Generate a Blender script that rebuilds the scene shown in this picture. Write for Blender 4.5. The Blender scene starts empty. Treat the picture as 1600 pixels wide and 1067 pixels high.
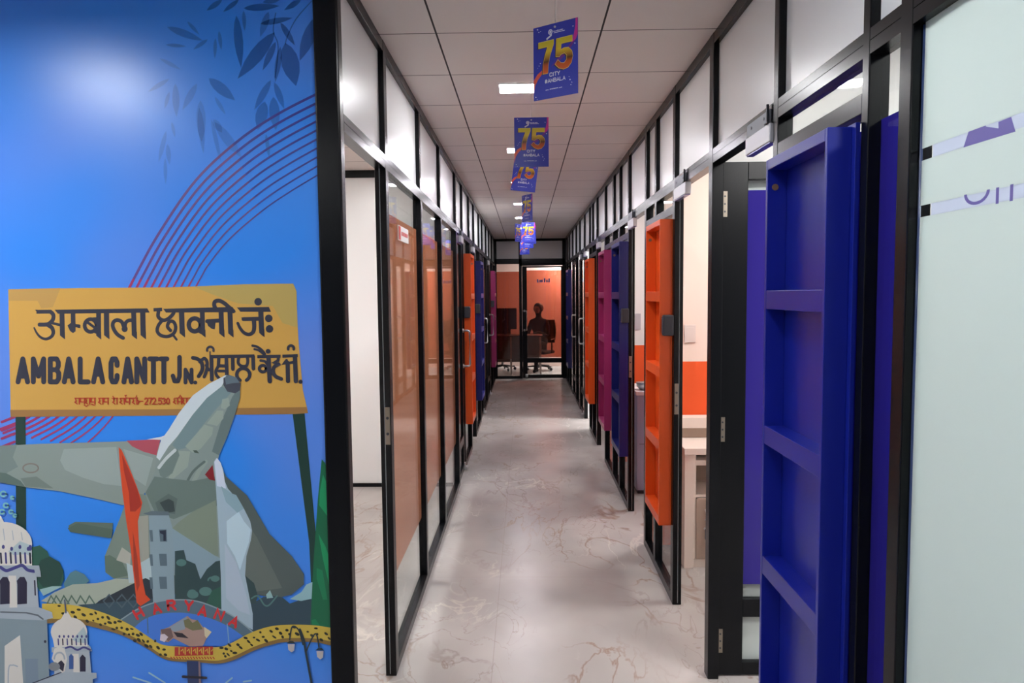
import bpy, math, random
from mathutils import Matrix, Vector, Euler
random.seed(7)
S = bpy.context.scene
COL = S.collection

# ------------------------------------------------------------------ camera, world, exposure
CAM = Vector((0.0, 0.0, 1.6))
FPX, YAW, PITCH, ROLL = 1098.7, -.0191, -.0685, .0098      # focal length in pixels of the 1600 px wide frame
def _rot():
    cy, sy, cp, sp, cr, sr = math.cos(YAW), math.sin(YAW), math.cos(PITCH), math.sin(PITCH), math.cos(ROLL), math.sin(ROLL)
    return (Matrix(((cy, 0, sy), (0, 1, 0), (-sy, 0, cy))) @ Matrix(((1, 0, 0), (0, cp, -sp), (0, sp, cp)))
            @ Matrix(((cr, -sr, 0), (sr, cr, 0), (0, 0, 1))))
CR = _rot()
def _w(v): return Vector((v[0], v[2], -v[1]))
rt, dn, fw = _w(CR.col[0]), _w(CR.col[1]), _w(CR.col[2])
cam_d = bpy.data.cameras.new('camera')
cam = bpy.data.objects.new('camera', cam_d); COL.objects.link(cam)
cam_d.sensor_width = 36.0; cam_d.lens = FPX / 1600 * 36.0
cam_d.clip_start = .05; cam_d.clip_end = 100
cam.matrix_world = Matrix(((rt.x, -dn.x, -fw.x, CAM.x), (rt.y, -dn.y, -fw.y, CAM.y), (rt.z, -dn.z, -fw.z, CAM.z), (0, 0, 0, 1)))
S.camera = cam
W = bpy.data.worlds.new('world'); S.world = W; W.use_nodes = True
W.node_tree.nodes['Background'].inputs[0].default_value = (.9, .93, 1, 1)
W.node_tree.nodes['Background'].inputs[1].default_value = .25
S.view_settings.view_transform = 'Standard'; S.view_settings.look = 'None'
S.view_settings.gamma = 1.0; S.view_settings.use_curve_mapping = False
S.view_settings.exposure = 0.0
LAMP = 165.0                                            # radiance of the ceiling lamps' diffusers

XL, XR, ZC = -.553, .741, 2.605                        # corridor faces of both partitions, ceiling height
YB = 13.1                                              # end wall
DEP = .045                                             # depth of the aluminium sections

# ------------------------------------------------------------------ materials
def lin(c):
    c = c / 255.0
    return c / 12.92 if c <= .04045 else ((c + .055) / 1.055) ** 2.4
def rgb(r, g, b): return (lin(r), lin(g), lin(b), 1)
MATS = {}
def mat(name, col, rough=.5, metal=0, spec=.5, noise=None, emit=0, coat=0):
    """principled material with a faint noise variation so that nothing is perfectly flat"""
    m = bpy.data.materials.new(name); m.use_nodes = True
    nt = m.node_tree; b = nt.nodes['Principled BSDF']
    b.inputs['Base Color'].default_value = col; b.inputs['Roughness'].default_value = rough
    b.inputs['Metallic'].default_value = metal; b.inputs['Specular IOR Level'].default_value = spec
    b.inputs['Coat Weight'].default_value = coat
    if emit:
        b.inputs['Emission Color'].default_value = col; b.inputs['Emission Strength'].default_value = emit
    if noise:
        sc, amt = noise
        tc = nt.nodes.new('ShaderNodeTexCoord'); n = nt.nodes.new('ShaderNodeTexNoise'); n.inputs['Scale'].default_value = sc
        r = nt.nodes.new('ShaderNodeMixRGB'); r.inputs[1].default_value = tuple(c * (1 - amt) for c in col[:3]) + (1,)
        r.inputs[2].default_value = tuple(min(1, c * (1 + amt)) for c in col[:3]) + (1,)
        nt.links.new(tc.outputs['Object'], n.inputs['Vector']); nt.links.new(n.outputs['Fac'], r.inputs[0])
        nt.links.new(r.outputs[0], b.inputs['Base Color'])
    MATS[name] = m
    return m
def glass_mat(name, tint, diff=0.0, dcol=(1, 1, 1, 1), trans=0.0, refl=1.0, rough=.02):
    """thin pane: tinted transparency + film (diffuse / translucent share) + Fresnel reflection"""
    m = bpy.data.materials.new(name); m.use_nodes = True; nt = m.node_tree; N = nt.nodes; L = nt.links
    N.remove(N['Principled BSDF']); out = N['Material Output']
    t = N.new('ShaderNodeBsdfTransparent'); t.inputs[0].default_value = tint
    body = t.outputs[0]
    if diff > 0:
        d = N.new('ShaderNodeBsdfDiffuse'); d.inputs[0].default_value = dcol
        tr = N.new('ShaderNodeBsdfTranslucent'); tr.inputs[0].default_value = dcol
        mx = N.new('ShaderNodeMixShader'); mx.inputs[0].default_value = trans
        L.new(d.outputs[0], mx.inputs[1]); L.new(tr.outputs[0], mx.inputs[2])
        m2 = N.new('ShaderNodeMixShader'); m2.inputs[0].default_value = diff
        L.new(body, m2.inputs[1]); L.new(mx.outputs[0], m2.inputs[2]); body = m2.outputs[0]
    g = N.new('ShaderNodeBsdfGlossy'); g.inputs['Roughness'].default_value = rough
    ge = N.new('ShaderNodeNewGeometry'); dt = N.new('ShaderNodeVectorMath'); dt.operation = 'DOT_PRODUCT'   # Schlick's law, alike on both faces of the sheet
    L.new(ge.outputs['Incoming'], dt.inputs[0]); L.new(ge.outputs['Normal'], dt.inputs[1])
    def mth(op, a, b=None):
        n = N.new('ShaderNodeMath'); n.operation = op; L.new(a, n.inputs[0])
        if b is not None: n.inputs[1].default_value = b
        return n.outputs[0]
    c1 = mth('ABSOLUTE', dt.outputs['Value']); om = N.new('ShaderNodeMath'); om.operation = 'SUBTRACT'; om.inputs[0].default_value = 1.0; L.new(c1, om.inputs[1])
    p5 = mth('POWER', om.outputs[0], 5.0); mu = N.new('ShaderNodeMath'); mu.operation = 'MULTIPLY'; mu.inputs[1].default_value = refl
    L.new(mth('ADD', mth('MULTIPLY', p5, .96), .04), mu.inputs[0])
    m3 = N.new('ShaderNodeMixShader'); L.new(mu.outputs[0], m3.inputs[0]); L.new(body, m3.inputs[1]); L.new(g.outputs[0], m3.inputs[2])
    L.new(m3.outputs[0], out.inputs[0])
    MATS[name] = m
    return m

BLACK = mat('black_aluminium', (.0036, .0042, .0056, 1), .27, 0, .22)
GASKET = mat('grey_gasket', rgb(120, 125, 130), .5)
WHITEPANEL = mat('white_laminate', rgb(230, 232, 233), .3, 0, .45, (1.5, .02))
WALLWHITE = mat('white_paint', rgb(226, 224, 222), .6, 0, .3, (2, .02))
WALLCREAM = mat('cream_paint', rgb(240, 216, 204), .6, 0, .3, (2, .02))
ORANGEPAINT = mat('orange_paint', rgb(228, 88, 40), .6, 0, .3, (2, .03))
BLUELAM = mat('blue_laminate', rgb(20, 34, 142), .3, 0, .5, (3, .04))
NAVYLAM = mat('navy_laminate', rgb(20, 26, 98), .3, 0, .5, (3, .04))
ORANGELAM = mat('orange_laminate', rgb(216, 82, 22), .35, 0, .5, (3, .04))
PINKLAM = mat('magenta_laminate', rgb(152, 38, 98), .35, 0, .5, (3, .04))
STEEL = mat('brushed_steel', rgb(200, 200, 202), .3, 1, .5)
NICKEL = mat('worn_nickel', rgb(150, 140, 128), .42, 1, .5)
ALU = mat('satin_aluminium', rgb(205, 206, 212), .42, .35, .5)
DARKPLASTIC = mat('dark_plastic', rgb(48, 50, 58), .45)
WHITEPLASTIC = mat('white_plastic', rgb(232, 232, 232), .4)
GLASS = glass_mat('clear_glass', (.93, .955, .95, 1), refl=.6)
FILMORANGE = glass_mat('orange_tint_film', (.76, .48, .36, 1), .8, rgb(226, 172, 140), .5, .2, .05)
FILMPURPLE = glass_mat('purple_film', (.10, .08, .42, 1), .78, rgb(66, 54, 165), .35, .7, .06)
FILMWHITE = glass_mat('frosted_white_film', (.85, .9, .9, 1), .93, rgb(214, 222, 221), .62, .6, .25)
FILMBAND = glass_mat('frosted_band_film', (.9, .92, .97, 1), .85, rgb(206, 212, 226), .62, .6, .25)
PURPLEINK = mat('purple_ink', rgb(112, 104, 176), .4)
BRONZE = glass_mat('bronze_tint_film', (.70, .38, .30, 1), .025, rgb(140, 92, 72), .5, .4, .06)
SEAL = mat('blue_sealant', rgb(52, 66, 104), .2)
DESKWHITE = mat('desk_white', rgb(236, 222, 212), .4)
DESKBEIGE = mat('desk_beige', rgb(172, 152, 138), .45, 0, .4, (6, .04))
CABGREY = mat('cabinet_blue_grey', rgb(150, 158, 186), .35)
SKIN = mat('skin', rgb(150, 105, 80), .5)
CLOTH = mat('dark_cloth', rgb(30, 26, 29), .9, 0, .2)
HAIR = mat('black_hair', rgb(20, 18, 18), .6)
SALMON = mat('salmon_wall_paint', rgb(240, 214, 206), .6)
PLATE = mat('grey_plate', rgb(222, 204, 198), .5)

def floor_mat():
    m = bpy.data.materials.new('marble_vinyl'); m.use_nodes = True; nt = m.node_tree; N = nt.nodes; L = nt.links
    b = N['Principled BSDF']; b.inputs['Roughness'].default_value = .27; b.inputs['Specular IOR Level'].default_value = .5
    tc = N.new('ShaderNodeTexCoord'); mp = N.new('ShaderNodeMapping'); mp.inputs['Scale'].default_value = (1, .8, 1)
    L.new(tc.outputs['Object'], mp.inputs[0])
    n1 = N.new('ShaderNodeTexNoise'); n1.inputs['Scale'].default_value = 1.5; n1.inputs['Detail'].default_value = 3; n1.inputs['Roughness'].default_value = .45
    L.new(mp.outputs[0], n1.inputs['Vector'])
    cr = N.new('ShaderNodeValToRGB'); e = cr.color_ramp
    e.elements[0].position = .28; e.elements[0].color = rgb(154, 148, 147)
    e.elements[1].position = .66; e.elements[1].color = rgb(188, 182, 179)
    x = e.elements.new(.5); x.color = rgb(172, 166, 163)
    L.new(n1.outputs['Fac'], cr.inputs[0])
    # veins: thin bands of a distorted noise
    def vein(scale, width, dist, strength, col, base, seed):
        mpp = N.new('ShaderNodeMapping'); mpp.inputs['Location'].default_value = (seed, seed * 1.7, seed * .3)
        mpp.inputs['Rotation'].default_value = (0, 0, seed); mpp.inputs['Scale'].default_value = (1, .55, 1)
        L.new(tc.outputs['Object'], mpp.inputs[0])
        n = N.new('ShaderNodeTexNoise'); n.inputs['Scale'].default_value = scale; n.inputs['Detail'].default_value = 5
        n.inputs['Distortion'].default_value = dist; L.new(mpp.outputs[0], n.inputs['Vector'])
        a = N.new('ShaderNodeMath'); a.operation = 'SUBTRACT'; a.inputs[1].default_value = .5; L.new(n.outputs['Fac'], a.inputs[0])
        ab = N.new('ShaderNodeMath'); ab.operation = 'ABSOLUTE'; L.new(a.outputs[0], ab.inputs[0])
        mr = N.new('ShaderNodeMapRange'); mr.inputs[1].default_value = 0; mr.inputs[2].default_value = width
        mr.inputs[3].default_value = strength; mr.inputs[4].default_value = 0; L.new(ab.outputs[0], mr.inputs[0])
        n3 = N.new('ShaderNodeTexNoise'); n3.inputs['Scale'].default_value = 1.9; n3.inputs['Detail'].default_value = 2; L.new(mpp.outputs[0], n3.inputs['Vector'])
        mk = N.new('ShaderNodeMapRange'); mk.inputs[1].default_value = .5; mk.inputs[2].default_value = .64; L.new(n3.outputs['Fac'], mk.inputs[0])
        mu = N.new('ShaderNodeMath'); mu.operation = 'MULTIPLY'; L.new(mr.outputs[0], mu.inputs[0]); L.new(mk.outputs[0], mu.inputs[1])
        mx = N.new('ShaderNodeMixRGB'); mx.inputs[2].default_value = col; L.new(mu.outputs[0], mx.inputs[0]); L.new(base, mx.inputs[1])
        return mx.outputs[0]
    c = vein(2.2, .014, 1.1, .7, rgb(138, 108, 90), cr.outputs[0], .7)
    c = vein(3.1, .02, .8, .55, rgb(140, 126, 120), c, 2.3)
    c = vein(2.6, .012, .9, .5, rgb(222, 212, 202), c, 4.1)
    c = vein(5.2, .016, 1.4, .5, rgb(132, 108, 96), c, 5.3)
    # tile seams
    sx = N.new('ShaderNodeSeparateXYZ'); L.new(tc.outputs['Object'], sx.inputs[0])
    def seam(axis, off, pitch, w):
        s = N.new('ShaderNodeMath'); s.operation = 'ADD'; s.inputs[1].default_value = off; L.new(sx.outputs[axis], s.inputs[0])
        d = N.new('ShaderNodeMath'); d.operation = 'DIVIDE'; d.inputs[1].default_value = pitch; L.new(s.outputs[0], d.inputs[0])
        f = N.new('ShaderNodeMath'); f.operation = 'FRACT'; L.new(d.outputs[0], f.inputs[0])
        l = N.new('ShaderNodeMath'); l.operation = 'LESS_THAN'; l.inputs[1].default_value = w / pitch; L.new(f.outputs[0], l.inputs[0])
        return l.outputs[0]
    a1 = seam('X', .155 + 1.2 * 4, 1.2, .004); a2 = seam('Y', 20 - 3.47, 1.2, .003)
    mm = N.new('ShaderNodeMath'); mm.operation = 'MAXIMUM'; L.new(a1, mm.inputs[0]); L.new(a2, mm.inputs[1])
    ms = N.new('ShaderNodeMath'); ms.operation = 'MULTIPLY'; ms.inputs[1].default_value = .35; L.new(mm.outputs[0], ms.inputs[0])
    mx = N.new('ShaderNodeMixRGB'); mx.inputs[2].default_value = rgb(140, 128, 122); L.new(ms.outputs[0], mx.inputs[0]); L.new(c, mx.inputs[1])
    L.new(mx.outputs[0], b.inputs['Base Color'])
    return m
def ceiling_mat():
    m = bpy.data.materials.new('ceiling_tiles'); m.use_nodes = True; nt = m.node_tree; N = nt.nodes; L = nt.links
    b = N['Principled BSDF']; b.inputs['Roughness'].default_value = .75; b.inputs['Specular IOR Level'].default_value = .2
    tc = N.new('ShaderNodeTexCoord'); sx = N.new('ShaderNodeSeparateXYZ'); L.new(tc.outputs['Object'], sx.inputs[0])
    def line(axis, off, pitch, w):
        s = N.new('ShaderNodeMath'); s.operation = 'ADD'; s.inputs[1].default_value = off + w / 2; L.new(sx.outputs[axis], s.inputs[0])
        d = N.new('ShaderNodeMath'); d.operation = 'DIVIDE'; d.inputs[1].default_value = pitch; L.new(s.outputs[0], d.inputs[0])
        f = N.new('ShaderNodeMath'); f.operation = 'FRACT'; L.new(d.outputs[0], f.inputs[0])
        l = N.new('ShaderNodeMath'); l.operation = 'LESS_THAN'; l.inputs[1].default_value = w / pitch; L.new(f.outputs[0], l.inputs[0])
        return l.outputs[0]
    a1 = line('X', .335 + .638 * 10, .638, .0075); a2 = line('Y', .519 * 20 - 2.788, .519, .0065)
    m2 = N.new('ShaderNodeMath'); m2.operation = 'MULTIPLY'; m2.inputs[1].default_value = .9; L.new(a2, m2.inputs[0])
    mm = N.new('ShaderNodeMath'); mm.operation = 'MAXIMUM'; L.new(a1, mm.inputs[0]); L.new(m2.outputs[0], mm.inputs[1])
    n = N.new('ShaderNodeTexNoise'); n.inputs['Scale'].default_value = 1.2; L.new(tc.outputs['Object'], n.inputs['Vector'])
    bs = N.new('ShaderNodeMixRGB'); bs.inputs[1].default_value = rgb(220, 214, 211); bs.inputs[2].default_value = rgb(226, 220, 217)
    L.new(n.outputs['Fac'], bs.inputs[0])
    mx = N.new('ShaderNodeMixRGB'); mx.inputs[2].default_value = rgb(58, 54, 56)
    L.new(mm.outputs[0], mx.inputs[0]); L.new(bs.outputs[0], mx.inputs[1]); L.new(mx.outputs[0], b.inputs['Base Color'])
    return m
FLOOR = floor_mat(); CEIL = ceiling_mat()
def lamp_mat(name, s, col=(.97, .98, 1, 1)):
    m = bpy.data.materials.new(name); m.use_nodes = True; nt = m.node_tree; nt.nodes.remove(nt.nodes['Principled BSDF'])
    e = nt.nodes.new('ShaderNodeEmission'); e.inputs[0].default_value = col; e.inputs[1].default_value = s
    nt.links.new(e.outputs[0], nt.nodes['Material Output'].inputs[0]); return m

# ------------------------------------------------------------------ mesh helpers
class MB:
    """collects boxes, polygons, tubes and lathes, then links them as ONE mesh object"""
    def __init__(s): s.v = []; s.f = []; s.mi = []; s.ms = []; s.sm = []
    def m(s, mt):
        if mt not in s.ms: s.ms.append(mt)
        return s.ms.index(mt)
    def face(s, pts, mt, smooth=False):
        i = len(s.v); s.v += [tuple(p) for p in pts]; s.f.append(tuple(range(i, i + len(pts)))); s.mi.append(s.m(mt)); s.sm.append(smooth)
    def box(s, x0, x1, y0, y1, z0, z1, mt):
        x0, x1 = sorted((x0, x1)); y0, y1 = sorted((y0, y1)); z0, z1 = sorted((z0, z1))
        i = len(s.v); k = s.m(mt)
        s.v += [(x0, y0, z0), (x1, y0, z0), (x1, y1, z0), (x0, y1, z0), (x0, y0, z1), (x1, y0, z1), (x1, y1, z1), (x0, y1, z1)]
        for q in ((3, 2, 1, 0), (4, 5, 6, 7), (0, 1, 5, 4), (1, 2, 6, 5), (2, 3, 7, 6), (3, 0, 4, 7)):
            s.f.append(tuple(i + a for a in q)); s.mi.append(k); s.sm.append(False)
        return s
    def tube(s, path, r, mt, n=12, caps=True):
        path = [Vector(p) for p in path]; k = s.m(mt); rings = []
        up = Vector((0, 0, 1))
        for j, p in enumerate(path):
            d = (path[min(j + 1, len(path) - 1)] - path[max(j - 1, 0)]).normalized()
            a = d.cross(up)
            if a.length < 1e-3: a = d.cross(Vector((1, 0, 0)))
            a.normalize(); b = d.cross(a)
            rr = r[j] if isinstance(r, (list, tuple)) else r
            i = len(s.v); rings.append(i)
            s.v += [tuple(p + a * rr * math.cos(t * 2 * math.pi / n) + b * rr * math.sin(t * 2 * math.pi / n)) for t in range(n)]
        for i0, i1 in zip(rings, rings[1:]):
            for t in range(n):
                s.f.append((i0 + t, i0 + (t + 1) % n, i1 + (t + 1) % n, i1 + t)); s.mi.append(k); s.sm.append(True)
        if caps:
            s.f.append(tuple(rings[0] + t for t in reversed(range(n)))); s.mi.append(k); s.sm.append(False)
            s.f.append(tuple(rings[-1] + t for t in range(n))); s.mi.append(k); s.sm.append(False)
        return s
    def lathe(s, prof, mt, c=(0, 0, 0), n=20):
        return s.tube([(c[0], c[1], c[2] + z) for r, z in prof], [max(r, 1e-4) for r, z in prof], mt, n)
    def build(s, name, parent=None, bevel=0, loc=None):
        me = bpy.data.meshes.new(name); me.from_pydata(s.v, [], s.f)
        for mt in s.ms: me.materials.append(mt)
        me.polygons.foreach_set('material_index', s.mi); me.polygons.foreach_set('use_smooth', s.sm); me.update()
        o = bpy.data.objects.new(name, me); COL.objects.link(o)
        if parent is not None: o.parent = parent
        if loc: o.location = loc
        if bevel:
            b = o.modifiers.new('bevel', 'BEVEL'); b.width = bevel; b.segments = 2; b.limit_method = 'ANGLE'
        return o
def tag(o, label, cat, group=None, kind=None):
    o['label'] = label; o['category'] = cat
    if group: o['group'] = group
    if kind: o['kind'] = kind
    return o
def empty(name, loc=(0, 0, 0), rz=0):
    o = bpy.data.objects.new(name, None); COL.objects.link(o); o.location = loc; o.rotation_euler = (0, 0, rz); o.empty_display_size = .1
    return o
def thing(name, label, cat, loc=(0, 0, 0), rz=0, group=None): return tag(empty(name, loc, rz), label, cat, group)
def struct(o, label, cat): return tag(o, label, cat, None, 'structure')
def copy_tree(o, parent=None):
    c = o.copy(); COL.objects.link(c)
    if parent is not None: c.parent = parent
    for ch in list(o.children): copy_tree(ch, c)
    return c

# ------------------------------------------------------------------ floor, ceiling, plain walls
LX0, RX1, YR, YE = -3.3, 2.7, -2.6, 15.3
struct(MB().box(LX0, RX1, YR, YE, -.06, 0, FLOOR).build('floor'), 'pale grey marble look floor with brown veins', 'floor')
struct(MB().box(LX0, RX1, YR, YE, ZC, ZC + .06, CEIL).build('ceiling'), 'warm white tiled false ceiling with dark grid lines', 'ceiling')
def wall(name, label, x0, x1, y0, y1, mt=WALLWHITE, band=None, z1=ZC):
    b = MB()
    if band:
        b.box(x0, x1, y0, y1, 0, band[1], band[0]).box(x0, x1, y0, y1, band[1], z1, mt)
    else: b.box(x0, x1, y0, y1, 0, z1, mt)
    return struct(b.build(name), label, 'wall')
wall('wall_lobby_rear', 'slate grey wall closing the lobby', LX0, RX1, YR - .05, YR, mat('slate_paint', rgb(86, 92, 106), .6))
wall('wall_lobby_side', 'plain white side wall of the lobby', LX0 - .05, LX0, YR, 2.2)
wall('wall_mural', 'lobby wall that carries the blue mural', LX0, -.63, 2.17, 2.215)
wall('wall_left_office_outer', 'outer wall of the offices behind the orange tinted glass', -2.65, -2.6, 2.215, YB)
wl = wall('wall_left_office_cross', 'white panelled wall with black edging seen through the open doorway by the mural', -2.6, XL - .06, 5.76, 5.80, WHITEPANEL)
MB().box(-2.6, XL - .06, 5.745, 5.76, 2.545, ZC, BLACK).build('edging', wl)
MB().box(-2.6, XL - .06, 5.745, 5.76, 0, .03, BLACK).build('edging', wl)
wall('wall_left_office_far', 'cross wall between the offices', -2.6, XL - .06, 8.75, 8.79)
wall('wall_right_office_outer', 'outer wall of the offices', RX1 - .05, RX1, YR, YB)
wall('wall_office_cream', 'cream and orange office wall behind the credenza', XR + DEP, RX1 - .05, 4.375, 4.41, WALLCREAM, (ORANGEPAINT, 1.166))
wall('wall_office_purple', 'wall behind the open door with purple glass', XR + DEP + .02, RX1 - .05, 2.885, 2.915, WALLWHITE)
wall('wall_office_white', 'white and orange office wall behind the blue grey cabinet', XR + DEP, RX1 - .05, 6.57, 6.61, WALLWHITE, (ORANGEPAINT, 1.105))
wall('wall_office_fourth', 'cross wall of an office down the corridor', XR + DEP, RX1 - .05, 8.08, 8.11)
wall('wall_office_fifth', 'cross wall of an office far down the corridor', XR + DEP, RX1 - .05, 8.93, 8.96)
wall('wall_end_room', 'pale rear wall of the room behind the end door', LX0, RX1, YE, YE + .05, SALMON)
wall('wall_end_room_side', 'side wall of the end room', -1.95, -1.9, YB + .05, YE, SALMON)
wall('wall_end_room_flank', 'far side wall of the end room', 1.55, 1.6, YB + .05, YE, SALMON)

# ------------------------------------------------------------------ aluminium partitions
ZT0, ZT1 = 2.103, 2.157                                # transom
def partition(name, label, X, sx, posts, mull, bottoms, y0, y1):
    """sx: +1 when the sections run away from the corridor in +X. posts: full height, mull: only above the transom"""
    r = struct(empty(name, (X, y0, 0)), label, 'partition wall'); o = lambda b, n, bv=0: b.build(n, r, bv, (-X, -y0, 0))
    Xa, Xb = X, X + sx * DEP
    for a, b in posts: o(MB().box(Xa, Xb, a, b, 0, ZC, BLACK), 'post', .0025)
    for a, b in mull: o(MB().box(Xa + sx * .0005, Xb, a, b, ZT1, ZC - .045, BLACK), 'mullion', .002)
    o(MB().box(Xa + sx * .001, Xb, y0, y1, ZC - .045, ZC - .0005, BLACK), 'head_rail', .002)
    t = MB().box(Xa + sx * .0007, Xb, y0, y1, ZT0, ZT0 + .028, BLACK).box(Xa + sx * .0007, Xb, y0, y1, ZT0 + .0295, ZT1, BLACK)
    t.box(Xa + sx * .003, Xb, y0, y1, ZT0 + .027, ZT0 + .03, BLACK); o(t, 'transom')
    for a, b in bottoms: o(MB().box(Xa + sx * .0007, Xb, a, b, 0.0, .045, BLACK), 'bottom_rail', .002)
    ys = sorted([y0] + [q for p in posts + mull for q in p] + [y1])
    ys = [(ys[i], ys[i + 1]) for i in range(0, len(ys) - 1, 2)]
    for a, b in ys:
        if b - a > .04: o(MB().box(X + sx * .022, X + sx * .03, a - .004, b + .004, ZT1 - .004, ZC - .03, WHITEPANEL), 'white_panel')
    return r
def P(c, w=.05): return (c - w / 2, c + w / 2)
R_posts = [(-.45, -.40), (1.388, 1.433), (1.556, 1.588), (2.103, 2.142), (2.818, 2.876), (3.515, 3.57), (4.335, 4.392), (5.06, 5.115),
           (6.535, 6.592), (7.30, 7.355), (8.13, 8.19), (8.86, 8.92), (9.60, 9.66), (10.3, 10.36), (11.05, 11.1), (11.9, 11.95), (12.5, 12.55), (13.04, 13.09)]
R_mull = [P(4.04), P(5.56), P(5.96, .06), P(7.80)]
R_bot = [(-2.6, -.45), (-.4, 1.388), (1.433, 1.556), (1.588, 2.103), (3.57, 4.335), (5.115, 6.535), (7.355, 8.13), (9.66, 10.3), (11.1, 11.9), (11.95, 12.5), (12.55, 13.04)]
partition('wall_right', 'black aluminium framed office partition with blue, orange and magenta shelves', XR, 1, R_posts, R_mull, R_bot, -2.6, YB)
L_posts = [(2.842, 2.897), (5.725, 5.785), (6.33, 6.385), (7.12, 7.175), (7.78, 7.84), (8.65, 8.70), (9.30, 9.36), (10.25, 10.31), (11.0, 11.06), (12.0, 12.05), (13.04, 13.09)]
L_mull = [P(3.80), P(4.70)]
L_bot = [(2.897, 5.725), (6.385, 7.12), (7.84, 8.65), (9.36, 10.25), (11.06, 12.0), (12.05, 13.04)]
wlft = partition('wall_left', 'black aluminium framed partition with orange tinted glass', XL, -1, L_posts, L_mull, L_bot, 2.2, YB)
pb = MB().box(XL, XL - .075, 2.15, 2.2, 0, ZC, BLACK)
pb.build('corner_post', wlft, .006, (-XL, -2.2, 0))
# lower mullions of the glazing
for c in (3.82, 4.72): MB().box(XL - .0005, XL - DEP, c - .025, c + .025, .045, ZT0, BLACK).build('mullion', wlft, .002, (-XL, -2.2, 0))
wr = bpy.data.objects['wall_right']
for c in (4.03, 5.56, 5.98, 7.8): MB().box(XR + .0005, XR + DEP, c - .025, c + .025, .045, ZT0, BLACK).build('mullion', wr, .002, (-XR, 2.6, 0))
for a, b in ((1.588, 2.103), (3.57, 4.335), (5.115, 6.535), (7.355, 8.13)):
    MB().box(XR + .0008, XR + DEP, a, b, 1.985, 2.03, BLACK).build('light_bar', wr, .002, (-XR, 2.6, 0))
# gasket lines on the door jambs
for X, sx, y in ((XR, 1, 3.515), (XR, 1, 5.06), (XL, -1, 2.842)):
    MB().box(X + sx * .0245, X + sx * .0275, y - .0012, y + .003, .01, ZT0, GASKET).build('gasket', wr if sx > 0 else wlft, 0, (-X, 2.6 if sx > 0 else -2.2, 0))

# strike plates on those jambs
def strike(X, sx, y, name_parent, yo, mt):
    b = MB().box(X + sx * .004, X + sx * .024, y - .003, y + .002, .985, 1.14, mt)
    b.build('strike_plate', name_parent, .001, (-X, yo, 0))
    for z in (1.03, 1.095): MB().tube([(X + sx * .014, y - .0045, z), (X + sx * .014, y - .002, z)], .006, DARKPLASTIC, 10).build('screw', name_parent, 0, (-X, yo, 0))
strike(XR, 1, 3.515, wr, 2.6, NICKEL); strike(XR, 1, 5.06, wr, 2.6, NICKEL)
strike(XL, -1, 2.842, wlft, -2.2, NICKEL)

# ------------------------------------------------------------------ glazing
WN = [0]
def window(label, X, sx, panes, film=None, z0=.04, z1=2.11, f0=.37, f1=1.945):
    WN[0] += 1
    r = struct(empty('window_%d' % WN[0], (X, panes[0][0], 0)), label, 'window'); off = (-X, -panes[0][0], 0)
    for a, b in panes:
        MB().box(X + sx * .022, X + sx * .028, a - .003, b + .003, z0, z1, GLASS).build('pane', r, 0, off)
        if film: MB().box(X + sx * .0285, X + sx * .0292, a - .002, b + .002, f0, f1, film).build('film', r, 0, off)
    return r, off
window('three tall panes with orange film beside the mural doorway', XL, -1, [(2.897, 3.795), (3.845, 4.695), (4.745, 5.725)], FILMORANGE)
window('glass panel behind the orange shelf on the orange glass side', XL, -1, [(6.385, 7.12)], FILMORANGE)
window('glass panel behind the blue shelf on the orange glass side', XL, -1, [(7.84, 8.65)], FILMORANGE)
window('glass panel between two closed doors', XL, -1, [(9.36, 10.25)], FILMORANGE)
window('glass panel behind the magenta shelf by the end door', XL, -1, [(11.06, 12.0), (12.05, 13.04)], FILMORANGE)
# big frosted panel with a printed logo
wb, off = window('large frosted white glass panel with purple lettering', XR, 1, [(-.40, 1.388)])
f = MB(); fx0, fx1 = XR + .0206, XR + .0218
f.box(fx0, fx1, -.40, 1.381, 1.868, 2.11, FILMWHITE); f.box(fx0, fx1, -.40, 1.381, .045, 1.738, FILMWHITE)
f.box(fx0, fx1, -.40, 1.381, 1.76, 1.845, FILMWHITE)
f.box(fx0, fx1, -.40, 1.345, 1.738, 1.76, FILMBAND); f.box(fx0, fx1, -.40, 1.345, 1.845, 1.868, FILMBAND)
f.build('film', wb, 0, off)
lg = MB()
def yz(pts, x): return [(x, y, z) for y, z in pts]
gx = XR + .0200
lg.face(yz([(1.252, 1.844), (1.239, 1.868), (1.194, 1.868), (1.193, 1.866), (1.162, 1.856), (1.163, 1.866), (1.133, 1.867), (1.122, 1.842)], gx), PURPLEINK)
def half(rx, rz): return [(1.2115 - rx * math.cos(t), 1.762 - rz * math.sin(t)) for t in [math.pi * k / 14 for k in range(15)]]
arc, arc2 = half(.034, .021), half(.026, .0155)
for k in range(14): lg.face(yz([arc[k], arc[k + 1], arc2[k + 1], arc2[k]], gx), PURPLEINK)
for y in (1.155, 1.122): lg.face(yz([(y, 1.736), (y + .0075, 1.736), (y + .0075, 1.762), (y, 1.762)], gx), PURPLEINK)
lg.build('lettering', wb, 0, off)
sl = MB().tube([(XR + .0215, 1.386, .05), (XR + .0215, 1.3855, .8), (XR + .0215, 1.3865, 1.4), (XR + .0215, 1.3855, 2.1)], .003, SEAL, 8)
sl.build('sealant', wb, 0, off)
window('narrow purple filmed pane beside the nearest blue shelf', XR, 1, [(1.433, 1.556)], FILMPURPLE, .04, 2.11, .05, 1.965)
window('glazing behind the nearest blue shelf with a small clear light above', XR, 1, [(1.588, 2.103)], FILMPURPLE, .04, 2.11, .05, 1.96)
window('glass panel behind the nearest orange shelf', XR, 1, [(3.57, 4.005), (4.055, 4.335)], None)
window('glass panel behind the dark blue and magenta shelves', XR, 1, [(5.115, 5.535), (5.585, 5.955), (6.005, 6.535)], None)
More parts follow.
